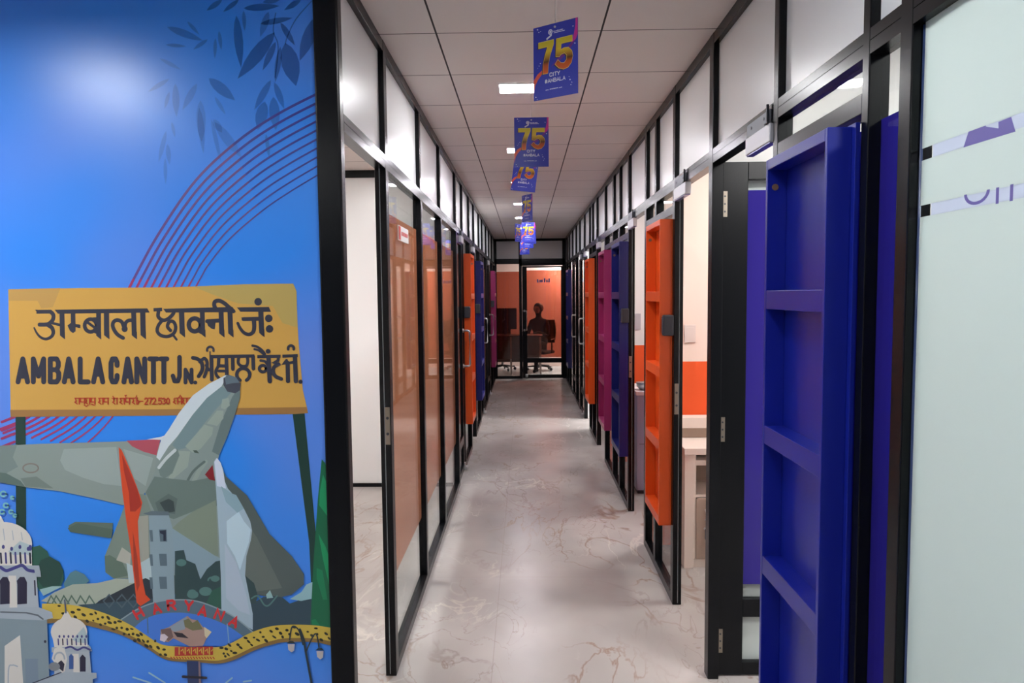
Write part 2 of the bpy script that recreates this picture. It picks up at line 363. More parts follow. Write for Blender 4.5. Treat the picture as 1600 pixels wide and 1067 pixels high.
window('glass panel behind the second orange shelf', XR, 1, [(7.355, 7.775), (7.825, 8.13)], None)
window('dark glass panel between closed doors', XR, 1, [(9.66, 10.3)], None)
window('glass panel behind the blue shelf by the end door', XR, 1, [(11.1, 11.9), (11.95, 12.5), (12.55, 13.04)], None)

# ------------------------------------------------------------------ doors
DN = [0]
def pull(b, p, out, h=.32, so=.062, r=.009):
    """D pull handle; p = centre on the leaf, out = unit vector away from the leaf"""
    p = Vector(p); o = Vector(out); pts = []
    z = h / 2
    pts = [p + Vector((0, 0, z)), p + o * (so - .02) + Vector((0, 0, z)), p + o * (so - .006) + Vector((0, 0, z - .004)), p + o * so + Vector((0, 0, z - .02)),
           p + o * so - Vector((0, 0, z - .02)), p + o * (so - .006) - Vector((0, 0, z - .004)), p + o * (so - .02) - Vector((0, 0, z)), p - Vector((0, 0, z))]
    b.tube(pts, r, STEEL, 12)
    for s in (1, -1): b.tube([p + Vector((0, 0, s * z)), p + o * .008 + Vector((0, 0, s * z))], r * 1.9, STEEL, 14)
def leaf(name, label, origin, rz, w, film=None, st=.07, handle=None, hinges=(), stop=False, zt=2.095, stile0=None, lock=False):
    """leaf in local axes: x along its width (0 = hinge side), y out of its face, z up"""
    r = struct(empty(name, origin, rz), label, 'door')
    t = .032; s0 = stile0 or st
    MB().box(0, s0, 0, t, .008, zt, BLACK).build('stile', r, .002)
    MB().box(w - st, w, 0, t, .008, zt, BLACK).build('stile', r, .002)
    for a, b in ((zt - .07, zt), (.254, .33), (.008, .06)): MB().box(s0, w - st, .001, t - .001, a, b, BLACK).build('rail', r, .002)
    MB().box(s0 - .005, w - st + .005, .013, .019, .325, zt - .065, GLASS).build('pane', r)
    MB().box(s0 - .005, w - st + .005, .013, .019, .055, .26, GLASS).build('pane', r)
    if film: MB().box(s0 - .003, w - st + .003, .0115, .0128, .39, zt - .11, film).build('film', r)
    if handle is not None:
        b = MB(); pull(b, (w - st / 2, 0, 1.11), (0, -1, 0), .32, handle); b.build('handle', r)
        MB().tube([(w - st / 2, 0, .96), (w - st / 2, -.007, .96)], .011, STEEL, 14).build('lock_cylinder', r)
    for z in hinges:
        h = MB().box(-.012, .022, -.0045, 0.0, z - .05, z + .05, NICKEL).tube([(-.001, -.007, z - .05), (-.001, -.007, z + .05)], .006, NICKEL, 10)
        for k in (-.03, 0, .03): h.tube([(.012, -.0055, z + k), (.012, -.004, z + k)], .004, DARKPLASTIC, 8)
        h.build('hinge', r)
    if stop:
        b = MB().box(w - st, w - st + .03, -.012, 0, .02, .08, STEEL).tube([(w - st + .015, -.02, .012), (w - st + .015, -.02, .05)], [.012, .018], STEEL, 12)
        b.build('foot_stop', r)
    return r
leaf('door_1', 'open black door with purple glass and three hinges', (XR + .043, 2.84, 0), 0, .64, FILMPURPLE, .09, None, (1.945, 1.04, .155), False, 2.11, .105)
H = math.pi / 2
# closed doors on the orange glass side: local x runs down the corridor, the face looks into it
leaf('door_2', 'closed black door just before the orange shelf on the orange glass side', (XL - .008, 5.785, 0), H, .545, None, .09, .062, (), True)
leaf('door_3', 'closed black door after the blue shelf on the orange glass side', (XL - .008, 8.70, 0), H, .60, None, .08, .062, (), True)
leaf('door_4', 'closed black door before the magenta shelf by the end wall', (XL - .008, 10.31, 0), H, .69, None, .08, .062, (), True)
leaf('door_5', 'closed black door opposite, beyond the second orange shelf', (XR + .008, 9.60, 0), -H, .68, None, .08, .066, (), True)
leaf('door_6', 'closed black door at the far end beside the last blue shelf', (XR + .008, 11.05, 0), -H, .69, None, .08, .062, (), False)

# ------------------------------------------------------------------ end wall
we = struct(empty('wall_back', (0, YB, 0)), 'black framed glazed wall at the end of the corridor', 'partition wall'); o = (0, -YB, 0)
def bb(n, x0, x1, z0, z1, mt=BLACK, y0=YB, y1=YB + .045, bv=.002): return MB().box(x0, x1, y0, y1, z0, z1, mt).build(n, we, bv, o)
bb('post', XL - .02, XL + .03, 0, ZC); bb('post', XR - .045, XR + .02, 0, ZC); bb('post', -.11, -.055, 0, ZC)
bb('rail', XL, XR, 2.56, ZC); bb('rail', XL, XR, 2.14, 2.235); bb('rail', XL, -.1, 0, .05); bb('rail', -.1, XR, 2.105, 2.15)
bb('white_panel', XL + .02, -.1, 2.22, 2.57, WHITEPANEL, YB + .02, YB + .03, 0); bb('white_panel', -.06, XR - .03, 2.22, 2.57, WHITEPANEL, YB + .02, YB + .03, 0)
wsd = struct(empty('window_sidelight', (XL, YB, 0)), 'brown tinted sidelight next to the end door', 'window')
MB().box(XL + .028, -.108, YB + .02, YB + .026, .045, 2.142, GLASS).build('pane', wsd, 0, (-XL, -YB, 0))
MB().box(XL + .029, -.109, YB + .0265, YB + .0275, .37, 2.0, BRONZE).build('film', wsd, 0, (-XL, -YB, 0))
dr = struct(empty('door_7', (-.055, YB, 0)), 'brown tinted glass door closing the end of the corridor', 'door'); o2 = (.055, -YB, 0)
for a, b in ((-.052, .035), (.668, XR - .046)): MB().box(a, b, YB - .004, YB + .03, .008, 2.10, BLACK).build('stile', dr, .002, o2)
for a, b in ((2.07, 2.10), (.30, .385), (.008, .075)): MB().box(.03, .672, YB - .003, YB + .029, a, b, BLACK).build('rail', dr, .002, o2)
MB().box(.032, .67, YB + .01, YB + .016, .38, 2.075, GLASS).build('pane', dr, 0, o2); MB().box(.032, .67, YB + .01, YB + .016, .07, .305, GLASS).build('pane', dr, 0, o2)
MB().box(.034, .668, YB + .0165, YB + .0175, .40, 2.02, BRONZE).build('film', dr, 0, o2)
LOGOBLUE = mat('blue_lettering', rgb(96, 120, 205), .5)
b = MB(); 
for k, (u, h_) in enumerate(((.225, .06), (.27, .045), (.305, .05), (.35, .075), (.395, .05), (.435, .07))): b.box(u, u + .028, YB + .007, YB + .009, 1.795, 1.795 + h_, LOGOBLUE)
b.build('lettering', dr, 0, o2)
b = MB(); pull(b, (-.015, YB - .004, 1.09), (.55, -.83, 0), .36, .075, .011); b.build('handle', dr, 0, o2)
MB().tube([(.02, YB - .03, .03), (.02, YB - .03, .085)], [.02, .028], STEEL, 14).box(.005, .035, YB - .03, YB - .004, .05, .09, STEEL).build('foot_stop', dr, 0, o2)

# ------------------------------------------------------------------ wall shelves
HS = 1.556
def shelf(label, mt, y_near, side, w=.42, flange=0.0, hole=True):
    """local axes: x out of the wall, y along it, z up; root on the wall at the unit's foot"""
    d = .066; t = .014
    if side == 'R': r = thing('wall_shelf', label, 'shelf', (XR, y_near + w, .405), math.pi, 'tall shallow shelf units along the corridor'); ya, yb = 0, w
    else: r = thing('wall_shelf', label, 'shelf', (XL, y_near, .405), 0, 'tall shallow shelf units along the corridor'); ya, yb = 0, w
    b = MB().box(.0015, .012, ya, yb + flange, 0, HS + (.006 if flange else 0), mt); b.build('back_panel', r, .001)
    c = MB().box(.012, d, ya, ya + t, 0, HS, mt).box(.012, d, yb - t, yb, 0, HS, mt); c.build('side_panel', r, .0015)
    MB().box(.012, d, ya + t, yb - t, HS - .028, HS, mt).build('top_panel', r, .0015)
    MB().box(.012, d, ya + t, yb - t, 0, .045, mt).build('bottom_panel', r, .0015)
    for z in (1.575, 1.193, .815): MB().box(.012, d - .0008, ya + t, yb - t, z - .405 - .026, z - .405 + .026, mt).build('shelf_board', r, .0015)
    if hole:
        yy = ya + t if side == 'R' else yb - t; sg = 1 if side == 'R' else -1
        MB().tube([(.045, yy + sg * .002, HS - .075), (.045, yy + sg * .0002, HS - .075)], .009, mat('cable_grommet', rgb(120, 90, 70), .5), 14).build('grommet', r)
    return r
shelf('bright blue wall shelf, the largest, beside the frosted glass panel', BLUELAM, 1.602, 'R', .40, .016)
shelf('orange wall shelf with a dark card reader on its near side', ORANGELAM, 3.545, 'R', .41)
shelf('dark blue wall shelf between the large orange shelf and a magenta one', NAVYLAM, 5.06, 'R', .46)
shelf('magenta wall shelf fixed next to a dark blue one', PINKLAM, 6.03, 'R', .48)
shelf('small far orange wall shelf beyond the magenta and dark blue pair', ORANGELAM, 7.5, 'R', .45)
shelf('dim blue wall shelf touching the end wall corner beside the glass door', NAVYLAM, 11.12, 'R', .5)
shelf('orange wall shelf behind a steel pull handle, past the orange tinted glass', ORANGELAM, 6.38, 'L', .42)
shelf('blue wall shelf between the orange one and the magenta one past the tinted glass', NAVYLAM, 7.80, 'L', .5)
shelf('magenta wall shelf next to the brown sidelight of the end wall', PINKLAM, 11.35, 'L', .5)

# ------------------------------------------------------------------ magnetic locks over the doorways
def maglock(label, y0, side, z=2.07, L=.25):
    sx = 1 if side == 'R' else -1; X = XR if side == 'R' else XL
    r = thing('magnetic_lock', label, 'door lock', (X, y0, z), 0, 'white magnetic locks over the doorways')
    MB().box(-sx * .008, sx * .02, 0, L, -.025, .03, ALU).build('body', r, .003)
    MB().box(-sx * .005, sx * .017, .006, L - .006, -.029, -.025, mat('violet_reflection_steel', rgb(92, 88, 140), .3, .6)).build('face_plate', r)  # purple reflection put into the plate's colour
    MB().box(-sx * .0045, -sx * .0003, .004, L - .004, .03, .072, mat('lock_bracket', rgb(84, 88, 96), .4, .5) if 'lock_bracket' not in MATS else MATS['lock_bracket']).build('bracket', r, .001)
    MB().box(-sx * .012, -sx * .0045, .014, .021, .03, .088, DARKPLASTIC).box(-sx * .014, -sx * .0045, .004, .034, .03, .034, DARKPLASTIC).build('cable_boot', r, .001)
    for y in (.06, L - .05): MB().tube([(-sx * .0040, y, .055), (-sx * .0062, y, .055)], .005, DARKPLASTIC, 10).build('screw', r)
maglock('white magnetic lock over the open purple glass door', 2.15, 'R', 2.07, .23)
maglock('white magnetic lock beside the top of the large orange shelf', 3.255, 'R', 2.07)
maglock('white magnetic lock over the doorway beside the dark blue shelf', 4.80, 'R', 2.07)
maglock('small white magnetic lock over the doorway beside the magenta shelf', 7.02, 'R', 2.07)
maglock('small white magnetic lock above the far orange shelf', 8.58, 'R', 2.07)
maglock('tiny white magnetic lock beyond the far orange shelf', 9.3, 'R', 2.07)
maglock('white magnetic lock above the orange shelf past the tinted glass', 6.07, 'L', 2.07)
maglock('white magnetic lock above the blue shelf past the tinted glass', 7.52, 'L', 2.07)
maglock('tiny white magnetic lock near the brown sidelight', 10.72, 'L', 2.07)

# ------------------------------------------------------------------ card readers
def reader(label, y0, side):
    sx = 1 if side == 'R' else -1; X = XR if side == 'R' else XL
    r = thing('card_reader', label, 'card reader', (X, y0, 1.38), 0, 'dark card readers on the door posts')
    MB().box(-sx * .0565, -sx * .001, 0, .034, 0, .105, DARKPLASTIC).build('housing', r, .008)
    MB().box(-sx * .058, -sx * .0555, .004, .030, .012, .093, mat('reader_face', rgb(70, 74, 84), .25)).build('face_plate', r, .001)
    MB().box(-sx * .0588, -sx * .0575, .013, .021, .084, .088, mat('indicator', rgb(120, 130, 150), .3)).build('indicator', r)
reader('dark card reader against the large orange shelf', 3.508, 'R')
reader('small dark card reader against the dark blue shelf', 5.022, 'R')
reader('dark card reader against the orange shelf past the tinted glass', 6.342, 'L')
reader('dark card reader against the blue shelf past the tinted glass', 7.762, 'L')
reader('tiny dark card reader on the magenta shelf by the brown sidelight', 11.31, 'L')

# ------------------------------------------------------------------ room sign on the orange glass
rs = thing('room_sign', 'small white sign plate on the first orange tinted pane', 'sign', (XL - .021, 3.19, 1.845))
SIGNRED = mat('sign_red', rgb(214, 70, 60), .4); 
MB().box(0, .006, 0, .27, 0, .068, WHITEPLASTIC).build('plate', rs, .001)
b = MB().box(.0062, .0072, .004, .05, .004, .064, SIGNRED)
for k in range(7): b.box(.0062, .0072, .075 + k * .025, .089 + k * .025, .026, .044, SIGNRED)
b.build('lettering', rs)

# ------------------------------------------------------------------ ceiling lamps
def ceiling_light(label, x, y, s=1.0, group='square recessed ceiling lights', col=(.97, .98, 1, 1), w=.095, d=.072, rim=.007):
    r = thing('ceiling_light', label, 'ceiling light', (x, y, ZC), 0, group)
    fr = MB()
    for a in (((-w - .005), -w, -d - .005, d + .005), (w, w + .005, -d - .005, d + .005), (-w, w, -d - .005, -d), (-w, w, d, d + .005)):
        fr.box(a[0], a[1], a[2], a[3], -rim, -.0005, WHITEPLASTIC)
    fr.build('frame', r)
    MB().box(-w, w, -d, d, -.006, -.003, lamp_mat('lamp_glow', LAMP * s, col)).build('diffuser', r)
    return r
DIM = (.96, .93, 1, 1)
for y, s, c, l in ((3.52, .9, (.98, .98, 1, 1), 'largest square ceiling light beside the nearest hanging poster'), (5.02, .8, DIM, 'second ceiling light down the corridor, beside the second poster'),
             (6.5, .72, DIM, 'ceiling light at the lower corner of the tilted poster'), (8.0, .64, DIM, 'small ceiling light left of the narrow turned poster'),
             (9.45, .58, DIM, 'small ceiling light just above the thin edge-on poster'), (10.95, .55, DIM, 'farthest ceiling light, half behind the thin edge-on poster')):
    ceiling_light(l, -.02, y, s, col=c)
ceiling_light('ceiling light of the corridor mouth above the camera', -.02, 1.2, .7)
for i, (x, y, s) in enumerate(((-1.86, 1.12, .85), (-1.6, -.9, .5), (.1, -1.2, .3))):  # last two are unseen, added to light the lobby
    ceiling_light('lobby ceiling light %s' % ('close to the mural wall', 'added unseen over the lobby middle', 'added unseen behind the viewpoint')[i], x, y, s, 'lobby ceiling lights', (.98, .99, 1, 1), .16, .14, .04)
for i, (x, y, s, w) in enumerate(((1.75, .5, .95, .16), (1.5, 1.9, .6, .16), (1.7, 3.6, .6, .16), (1.75, 5.5, .65, .16), (1.75, 7.3, .4, .13), (1.6, 8.52, .3, .08),  # second lamp added to brighten the room behind the blue shelf
                               (-1.5, 4.1, 1.0, .16), (-1.5, 7.4, .3, .13), (1.05, 15.05, 3.6, .12))):  # last one unseen, set behind the person so the silhouette stays dark
    ceiling_light('office ceiling light over %s' % ('the room behind the frosted panel', 'the room behind the nearest blue shelf, added for brightness', 'the credenza office', 'the blue grey cabinet office', 'the fourth office', 'the fifth office doorway',
                  'the room behind the orange panes', 'the office behind the orange and blue shelves', 'the end room, set behind the person as backlight')[i], x, y, s, 'office ceiling lights', (1, .98, .96, 1), w, w)

# a daylit window in the outer wall of the fifth office; its light falls across the corridor floor
wd = struct(empty('window_office', (RX1 - .055, 8.38, .9)), 'bright daylit window of the fifth office', 'window')
MB().box(-.006, -.002, 0, .36, 0, 1.25, lamp_mat('daylight_pane', 90, (1, .98, .97, 1))).build('pane', wd)
fr = MB()
for q in ((-.04, 0, -.03, 1.28), (.36, .40, -.03, 1.28)): fr.box(-.03, -.001, q[0], q[1], q[2], q[3], WHITEPLASTIC)
for q in ((-.03, 0), (1.25, 1.28)): fr.box(-.03, -.001, -.04, .40, q[0], q[1], WHITEPLASTIC)
fr.build('frame', wd)

# ------------------------------------------------------------------ flat artwork helpers (strokes and polygons on a plane)
def smooth(pts, n=6):
    """Catmull-Rom through 2D points"""
    if len(pts) < 3: return pts
    q = [pts[0]] + list(pts) + [pts[-1]]; out = []
    for i in range(1, len(q) - 2):
        p0, p1, p2, p3 = q[i - 1], q[i], q[i + 1], q[i + 2]
        for k in range(n):
            t = k / n
            out.append(tuple(.5 * ((2 * p1[j]) + (-p0[j] + p2[j]) * t + (2 * p0[j] - 5 * p1[j] + 4 * p2[j] - p3[j]) * t * t + (-p0[j] + 3 * p1[j] - 3 * p2[j] + p3[j]) * t ** 3) for j in (0, 1)))
    return out + [pts[-1]]
class Art:
    """flat print: P maps (u, v, order) to 3D; every polygon lies a hair above the one before it; everything goes into one MB"""
    def __init__(s, mb, P): s.b = mb; s.P = P; s.lay = 0; s.n = [0]; s.T = lambda p: p
    def frame(s, x0=0, y0=0, k=1): s.T = lambda p: (x0 + p[0] * k, y0 + p[1] * k); s.k = k
    def poly(s, pts, mt, layer=None):
        s.n[0] += 1
        s.b.face([s.P(*s.T(p), s.n[0]) for p in pts], mt)
    def ell(s, c, rx, ry, mt, n=20, layer=None, rot=0):
        ca, sa = math.cos(rot), math.sin(rot)
        s.poly([(c[0] + rx * math.cos(a) * ca - ry * math.sin(a) * sa, c[1] + rx * math.cos(a) * sa + ry * math.sin(a) * ca) for a in [2 * math.pi * i / n for i in range(n)]], mt, layer)
    def stroke(s, pts, w, mt, sm=False, w1=None, square=False, layer=None):
        """a ribbon with mitred corners and (unless square) round ends"""
        if sm: pts = smooth(pts)
        pts = [p for i, p in enumerate(pts) if i == 0 or math.hypot(p[0] - pts[i - 1][0], p[1] - pts[i - 1][1]) > 1e-6]
        n = len(pts); w1 = w if w1 is None else w1
        if n < 2: return
        hw = [(w + (w1 - w) * i / max(1, n - 1)) / 2 for i in range(n)]
        d = [((pts[i + 1][0] - pts[i][0]), (pts[i + 1][1] - pts[i][1])) for i in range(n - 1)]
        d = [(x / math.hypot(x, y), y / math.hypot(x, y)) for x, y in d]
        L, R_ = [], []
        for i, p in enumerate(pts):
            a = d[max(0, i - 1)]; b = d[min(i, n - 2)]
            nx, ny = -(a[1] + b[1]), a[0] + b[0]; l = math.hypot(nx, ny)
            if l < .3: nx, ny, k = -a[1], a[0], 1
            else:
                nx, ny = nx / l, ny / l; k = min(1.9, 1 / max(.35, nx * -a[1] + ny * a[0]))
            L.append((p[0] + nx * hw[i] * k, p[1] + ny * hw[i] * k)); R_.append((p[0] - nx * hw[i] * k, p[1] - ny * hw[i] * k))
        s.n[0] += 1; o = s.n[0]
        P = lambda q: s.P(*s.T(q), o)
        for i in range(n - 1): s.b.face([P(L[i]), P(L[i + 1]), P(R_[i + 1]), P(R_[i])], mt)
        if not square:
            for p, dd, h, sg in ((pts[0], d[0], hw[0], -1), (pts[-1], d[-1], hw[-1], 1)):
                a0 = math.atan2(dd[1] * sg, dd[0] * sg)
                s.b.face([P((p[0] + h * math.cos(a0 + t), p[1] + h * math.sin(a0 + t))) for t in [math.pi * (k / 6 - .5) for k in range(7)]], mt)
    def ring(s, c, rx, ry, w, mt, a0=0, a1=360, layer=None):
        n = max(6, int(abs(a1 - a0) / 15))
        s.stroke([(c[0] + rx * math.cos(math.radians(a0 + (a1 - a0) * i / n)), c[1] + ry * math.sin(math.radians(a0 + (a1 - a0) * i / n))) for i in range(n + 1)], w, mt, layer=layer)
    def text(s, txt, x, y, h, wd, sw, mt, gap=.25, ang=0):
        """block capitals; x, y = baseline start, h = cap height, wd = letter width"""
        ca, sa = math.cos(ang), math.sin(ang); cx = 0
        for ch in txt:
            g = GLYPH.get(ch); k = NARROW.get(ch, 1)
            if g:
                for st in g:
                    s.stroke([(x + (cx + p[0] * wd * k) * ca + p[1] * h * sa, y + (cx + p[0] * wd * k) * sa - p[1] * h * ca) for p in st], sw, mt, square=False)
            cx += wd * k + gap * wd
        return cx
GLYPH = {'A': [[(0, 0), (.5, 1), (1, 0)], [(.2, .33), (.8, .33)]], 'M': [[(0, 0), (0, 1), (.5, .25), (1, 1), (1, 0)]],
 'B': [[(0, 0), (0, 1), (.75, 1), (.95, .85), (.95, .68), (.75, .53), (0, .53)], [(.75, .53), (1, .38), (1, .15), (.75, 0), (0, 0)]], 'L': [[(0, 1), (0, 0), (1, 0)]],
 'C': [[(1, .72), (1, .85), (.75, 1), (.25, 1), (0, .82), (0, .18), (.25, 0), (.75, 0), (1, .15), (1, .28)]], 'N': [[(0, 0), (0, 1), (1, 0), (1, 1)]], 'T': [[(0, 1), (1, 1)], [(.5, 1), (.5, 0)]],
 'J': [[(1, 1), (1, .2), (.75, 0), (.25, 0), (0, .22)]], 'H': [[(0, 0), (0, 1)], [(1, 0), (1, 1)], [(0, .5), (1, .5)]], 'R': [[(0, 0), (0, 1), (.7, 1), (.95, .85), (.95, .65), (.7, .5), (0, .5)], [(.5, .5), (1, 0)]],
 'Y': [[(0, 1), (.5, .45), (1, 1)], [(.5, .45), (.5, 0)]], 'I': [[(.5, 0), (.5, 1)]], '#': [[(.25, 0), (.4, 1)], [(.65, 0), (.8, 1)], [(0, .32), (1, .32)], [(.05, .68), (1, .68)]],
 '2': [[(0, .8), (.25, 1), (.75, 1), (1, .8), (.95, .55), (0, 0), (1, 0)]], '7': [[(0, 1), (1, 1), (.4, 0)]], '5': [[(1, 1), (.1, 1), (.05, .55), (.7, .6), (1, .4), (.9, .1), (.5, 0), (0, .1)]],
 '3': [[(0, .9), (.5, 1), (.95, .8), (.5, .52), (1, .25), (.5, 0), (0, .12)]], '0': [[(.5, 0), (.05, .25), (.05, .75), (.5, 1), (.95, .75), (.95, .25), (.5, 0)]], '.': [[(.4, 0), (.45, .02)]],
 '=': [[(0, .35), (1, .35)], [(0, .6), (1, .6)]], 'w': [[(0, .6), (.25, 0), (.5, .5), (.75, 0), (1, .6)]], 'c': [[(1, .5), (.5, .6), (0, .3), (.5, 0), (1, .1)]], 'o': [[(.5, 0), (0, .3), (.5, .6), (1, .3), (.5, 0)]],
 'm': [[(0, 0), (0, .6), (.5, .5), (.5, 0)], [(.5, .5), (1, .5), (1, 0)]]}
NARROW = {'I': .4, '.': .4, 'J': .8, 'T': .9}

# ------------------------------------------------------------------ hanging posters
POSTBLUE = mat('poster_blue', rgb(50, 60, 172), .3, 0, .5, (8, .05)); POSTPINK = mat('poster_magenta', rgb(205, 50, 150), .3); POSTRED = mat('poster_orange', rgb(225, 90, 62), .3)
POSTWHITE = mat('poster_white', rgb(235, 236, 244), .3); POSTDARK = mat('poster_dark_gold', rgb(70, 52, 30), .3); POSTEDGE = mat('gold_edge', rgb(235, 205, 120), .3)
def gold_mat():
    m = bpy.data.materials.new('gold_print'); m.use_nodes = True; nt = m.node_tree; b = nt.nodes['Principled BSDF']; b.inputs['Roughness'].default_value = .3
    tc = nt.nodes.new('ShaderNodeTexCoord'); sx = nt.nodes.new('ShaderNodeSeparateXYZ'); nt.links.new(tc.outputs['Object'], sx.inputs[0])
    mr = nt.nodes.new('ShaderNodeMapRange'); mr.inputs[1].default_value = -.052; mr.inputs[2].default_value = -.150; nt.links.new(sx.outputs['Z'], mr.inputs[0])
    cr = nt.nodes.new('ShaderNodeValToRGB'); e = cr.color_ramp; e.elements[0].position = 0; e.elements[0].color = rgb(206, 190, 46)
    e.elements[1].position = 1; e.elements[1].color = rgb(222, 104, 38)
    for p, c in ((.32, (226, 196, 52)), (.52, (170, 120, 22)), (.64, (86, 56, 14)), (.76, (190, 84, 26))):
        x = e.elements.new(p); x.color = rgb(*c)
    nt.links.new(mr.outputs[0], cr.inputs[0]); nt.links.new(cr.outputs[0], b.inputs['Base Color']); return m
GOLD = gold_mat()
PW, PH = .164, .232
def poster_face(b, sy):
    """print on one face; sy = -1 front (towards -Y), +1 back"""
    A = Art(b, lambda u, v, l: ((u - .5) * PW * (-sy), sy * (.0016 + 4e-6 * l), -v * PH)); A.frame()
    A.lay = 1
    A.poly([(.955, 0), (1, 0), (1, .22), (.96, .28), (.86, .315), (.92, .2), (.95, .1)], POSTPINK)
    A.poly([(.86, .315), (.96, .28), (.8, .42), (.6, .52), (.4, .58), (.55, .48), (.74, .38)], mat('poster_plum', rgb(110, 46, 140), .3) if 'poster_plum' not in MATS else MATS['poster_plum'])
    A.poly([(0, .72), (.09, .645), (.2, .60), (.3, .585), (.2, .65), (.1, .72), (.04, .79), (.015, .86), (0, .93)], POSTRED)
    for x, y, r in ((.1, .03, .02), (.13, .07, .015), (.17, .065, .01), (.9, .1, .015), (.13, .53, .012), (.1, .56, .01), (.16, .5, .014), (.83, .8, .018), (.87, .84, .012), (.81, .76, .01), (.85, .87, .012), (.05, .95, .016), (.08, .985, .01), (.94, .33, .016)):
        A.poly([(x - r, y), (x, y - r * .5), (x + r, y + r * .3), (x, y + r * .6)], POSTWHITE)
    seven = [(.12, .215), (.47, .215), (.47, .275), (.38, .43), (.345, .54), (.335, .655), (.215, .655), (.225, .52), (.27, .40), (.325, .295), (.12, .295)]
    five = [(.53, .215), (.885, .215), (.885, .295), (.64, .295), (.632, .375), (.70, .357), (.80, .365), (.875, .42), (.895, .49), (.865, .575), (.79, .63), (.69, .645), (.58, .615), (.495, .555), (.56, .50), (.63, .55), (.70, .56), (.755, .52), (.76, .465), (.71, .43), (.63, .44), (.60, .465), (.515, .455)]
    A.lay = 2
    for g in (seven, five): A.poly([(x - .022, y + .01) for x, y in g], POSTDARK)
    A.lay = 3
    for g in (seven, five): A.poly(g, GOLD)
    A.lay = 4
    for g in (seven, five): A.stroke(g + [g[0]], .006, POSTEDGE)
    A.frame(0, 0, 1)
    A.lay = 4
    asp = PW / PH
    B2 = Art(b, lambda u, v, l: ((u - .5) * PW * (-sy), sy * (.0016 + 4e-6 * l), -v * PH))
    B2.T = lambda p: (p[0], p[1] * asp); B2.n = A.n
    B2.text('CITY', .375, .705 / asp, .047 / asp, .052, .013, POSTWHITE, .35)
    B2.text('#AMBALA', .265, .785 / asp, .047 / asp, .05, .0125, POSTWHITE, .36)
    B2.text('www.', .28, .885 / asp, .018, .017, .006, POSTWHITE, .3)
    for k in range(9): B2.poly([(.372 + k * .022, .872 / asp), (.386 + k * .022, .872 / asp), (.386 + k * .022, .885 / asp), (.372 + k * .022, .885 / asp)], POSTWHITE)
    B2.text('.com', .575, .885 / asp, .018, .017, .006, POSTWHITE, .3)
    # round logo mark with its tail and a line of tiny lettering
    B2.ell((.395, .105 / asp), .05, .05, POSTWHITE); B2.poly([(.43, .12 / asp), (.425, .16 / asp), (.31, .205 / asp), (.30, .18 / asp), (.385, .15 / asp)], POSTWHITE)
    B2.lay = 5; B2.ring((.395, .105 / asp), .028, .028, .008, POSTBLUE)
    B2.lay = 4
    for k in range(8):
        hh = (.022, .016, .016, .022, .016, .016, .022, .018)[k]
        B2.poly([(.465 + k * .028, .115 / asp - hh), (.484 + k * .028, .115 / asp - hh), (.484 + k * .028, .115 / asp), (.465 + k * .028, .115 / asp)], POSTWHITE)
    B2.poly([(.47, .125 / asp), (.72, .125 / asp), (.72, .133 / asp), (.47, .133 / asp)], POSTWHITE)
mb = MB().box(-PW / 2, PW / 2, -.0015, .0015, -PH, 0, POSTBLUE); poster_face(mb, -1); poster_face(mb, 1)
board_proto = mb.build('board')
STRING = mat('clear_string', rgb(205, 200, 196), .35)
def poster(label, x, y, ztop, yaw, roll=0.0, first=[True]):
    r = thing('hanging_poster', label, 'poster', (x, y, ztop), 0, 'blue celebration posters hung in a line from the ceiling')
    r.rotation_euler = (0, roll, yaw)
    o = board_proto if first[0] else board_proto.copy()
    if not first[0]: COL.objects.link(o)
    first[0] = False; o.parent = r; o.location = (0, 0, 0)
    up = Vector((0, 0, ZC - ztop)); up.rotate(Euler((0, -roll, 0)))
    s = MB().tube([(0, 0, -.012), (0, 0, .0)] + [tuple(up * k) for k in (.3, .7, 1)], .0012, STRING, 6); s.build('string', r)
    c = MB().tube([(0, -.004, -.012), (0, .004, -.012)], .0035, STEEL, 10).tube([(0, 0, -.012), (.001, 0, .006), (-.001, 0, .012)], .0018, STEEL, 6); c.build('eyelet', r)
    return r
poster('largest hanging poster, nearest the viewer, turned to the left', .104, 2.315, 2.46, math.radians(-33))
poster('second hanging poster, facing straight down the corridor', .037, 3.42, 2.435, 0)
poster('hanging poster tilted to one side, partly behind the second poster', .022, 4.6, 2.487, math.radians(-14), math.radians(8))
poster('narrow looking turned poster with bright yellow digits, behind the tilted one', .025, 6.2, 2.455, math.radians(-57))
poster('dim poster facing the viewer below the narrow turned one', .045, 8.35, 2.43, math.radians(-8))
poster('thin poster seen almost edge on, bright blue', -.085, 9.3, 2.505, math.radians(62))
poster('poster half hidden behind the dim one, its edge showing at the side', .068, 8.9, 2.45, math.radians(18))
poster('low dark poster just under the dim one', .04, 9.6, 2.44, math.radians(10))
poster('farthest and lowest small poster in the line', .0, 11.0, 2.43, math.radians(-25))

# ------------------------------------------------------------------ office furniture seen through the doorways
cz = thing('credenza', 'low pinkish white credenza with a keyed beige door seen through the second doorway', 'cabinet', (.907, 3.99, 0))
MB().box(0, .055, 0, .36, .0, .70, DESKWHITE).build('end_panel', cz, .002)
b = MB().box(.055, 1.2, .02, .36, 0, .048, DESKWHITE).box(.055, .07, .02, .36, .05, .70, DESKWHITE).box(.07, 1.2, .34, .36, .05, .70, DESKBEIGE)
b.box(.055, 1.2, .022, .36, .60, .63, DESKWHITE).box(.055, 1.2, .03, .34, .41, .425, DESKWHITE).box(.60, .615, .02, .36, .05, .68, DESKWHITE); b.build('body', cz)
MB().box(-.004, 1.2, -.01, .365, .668, .705, DESKWHITE).build('worktop', cz, .002)
MB().box(-.02, 1.2, .27, .37, .768, .834, DESKWHITE).box(.02, 1.2, .30, .37, .705, .768, DESKBEIGE).build('ledge', cz, .002)
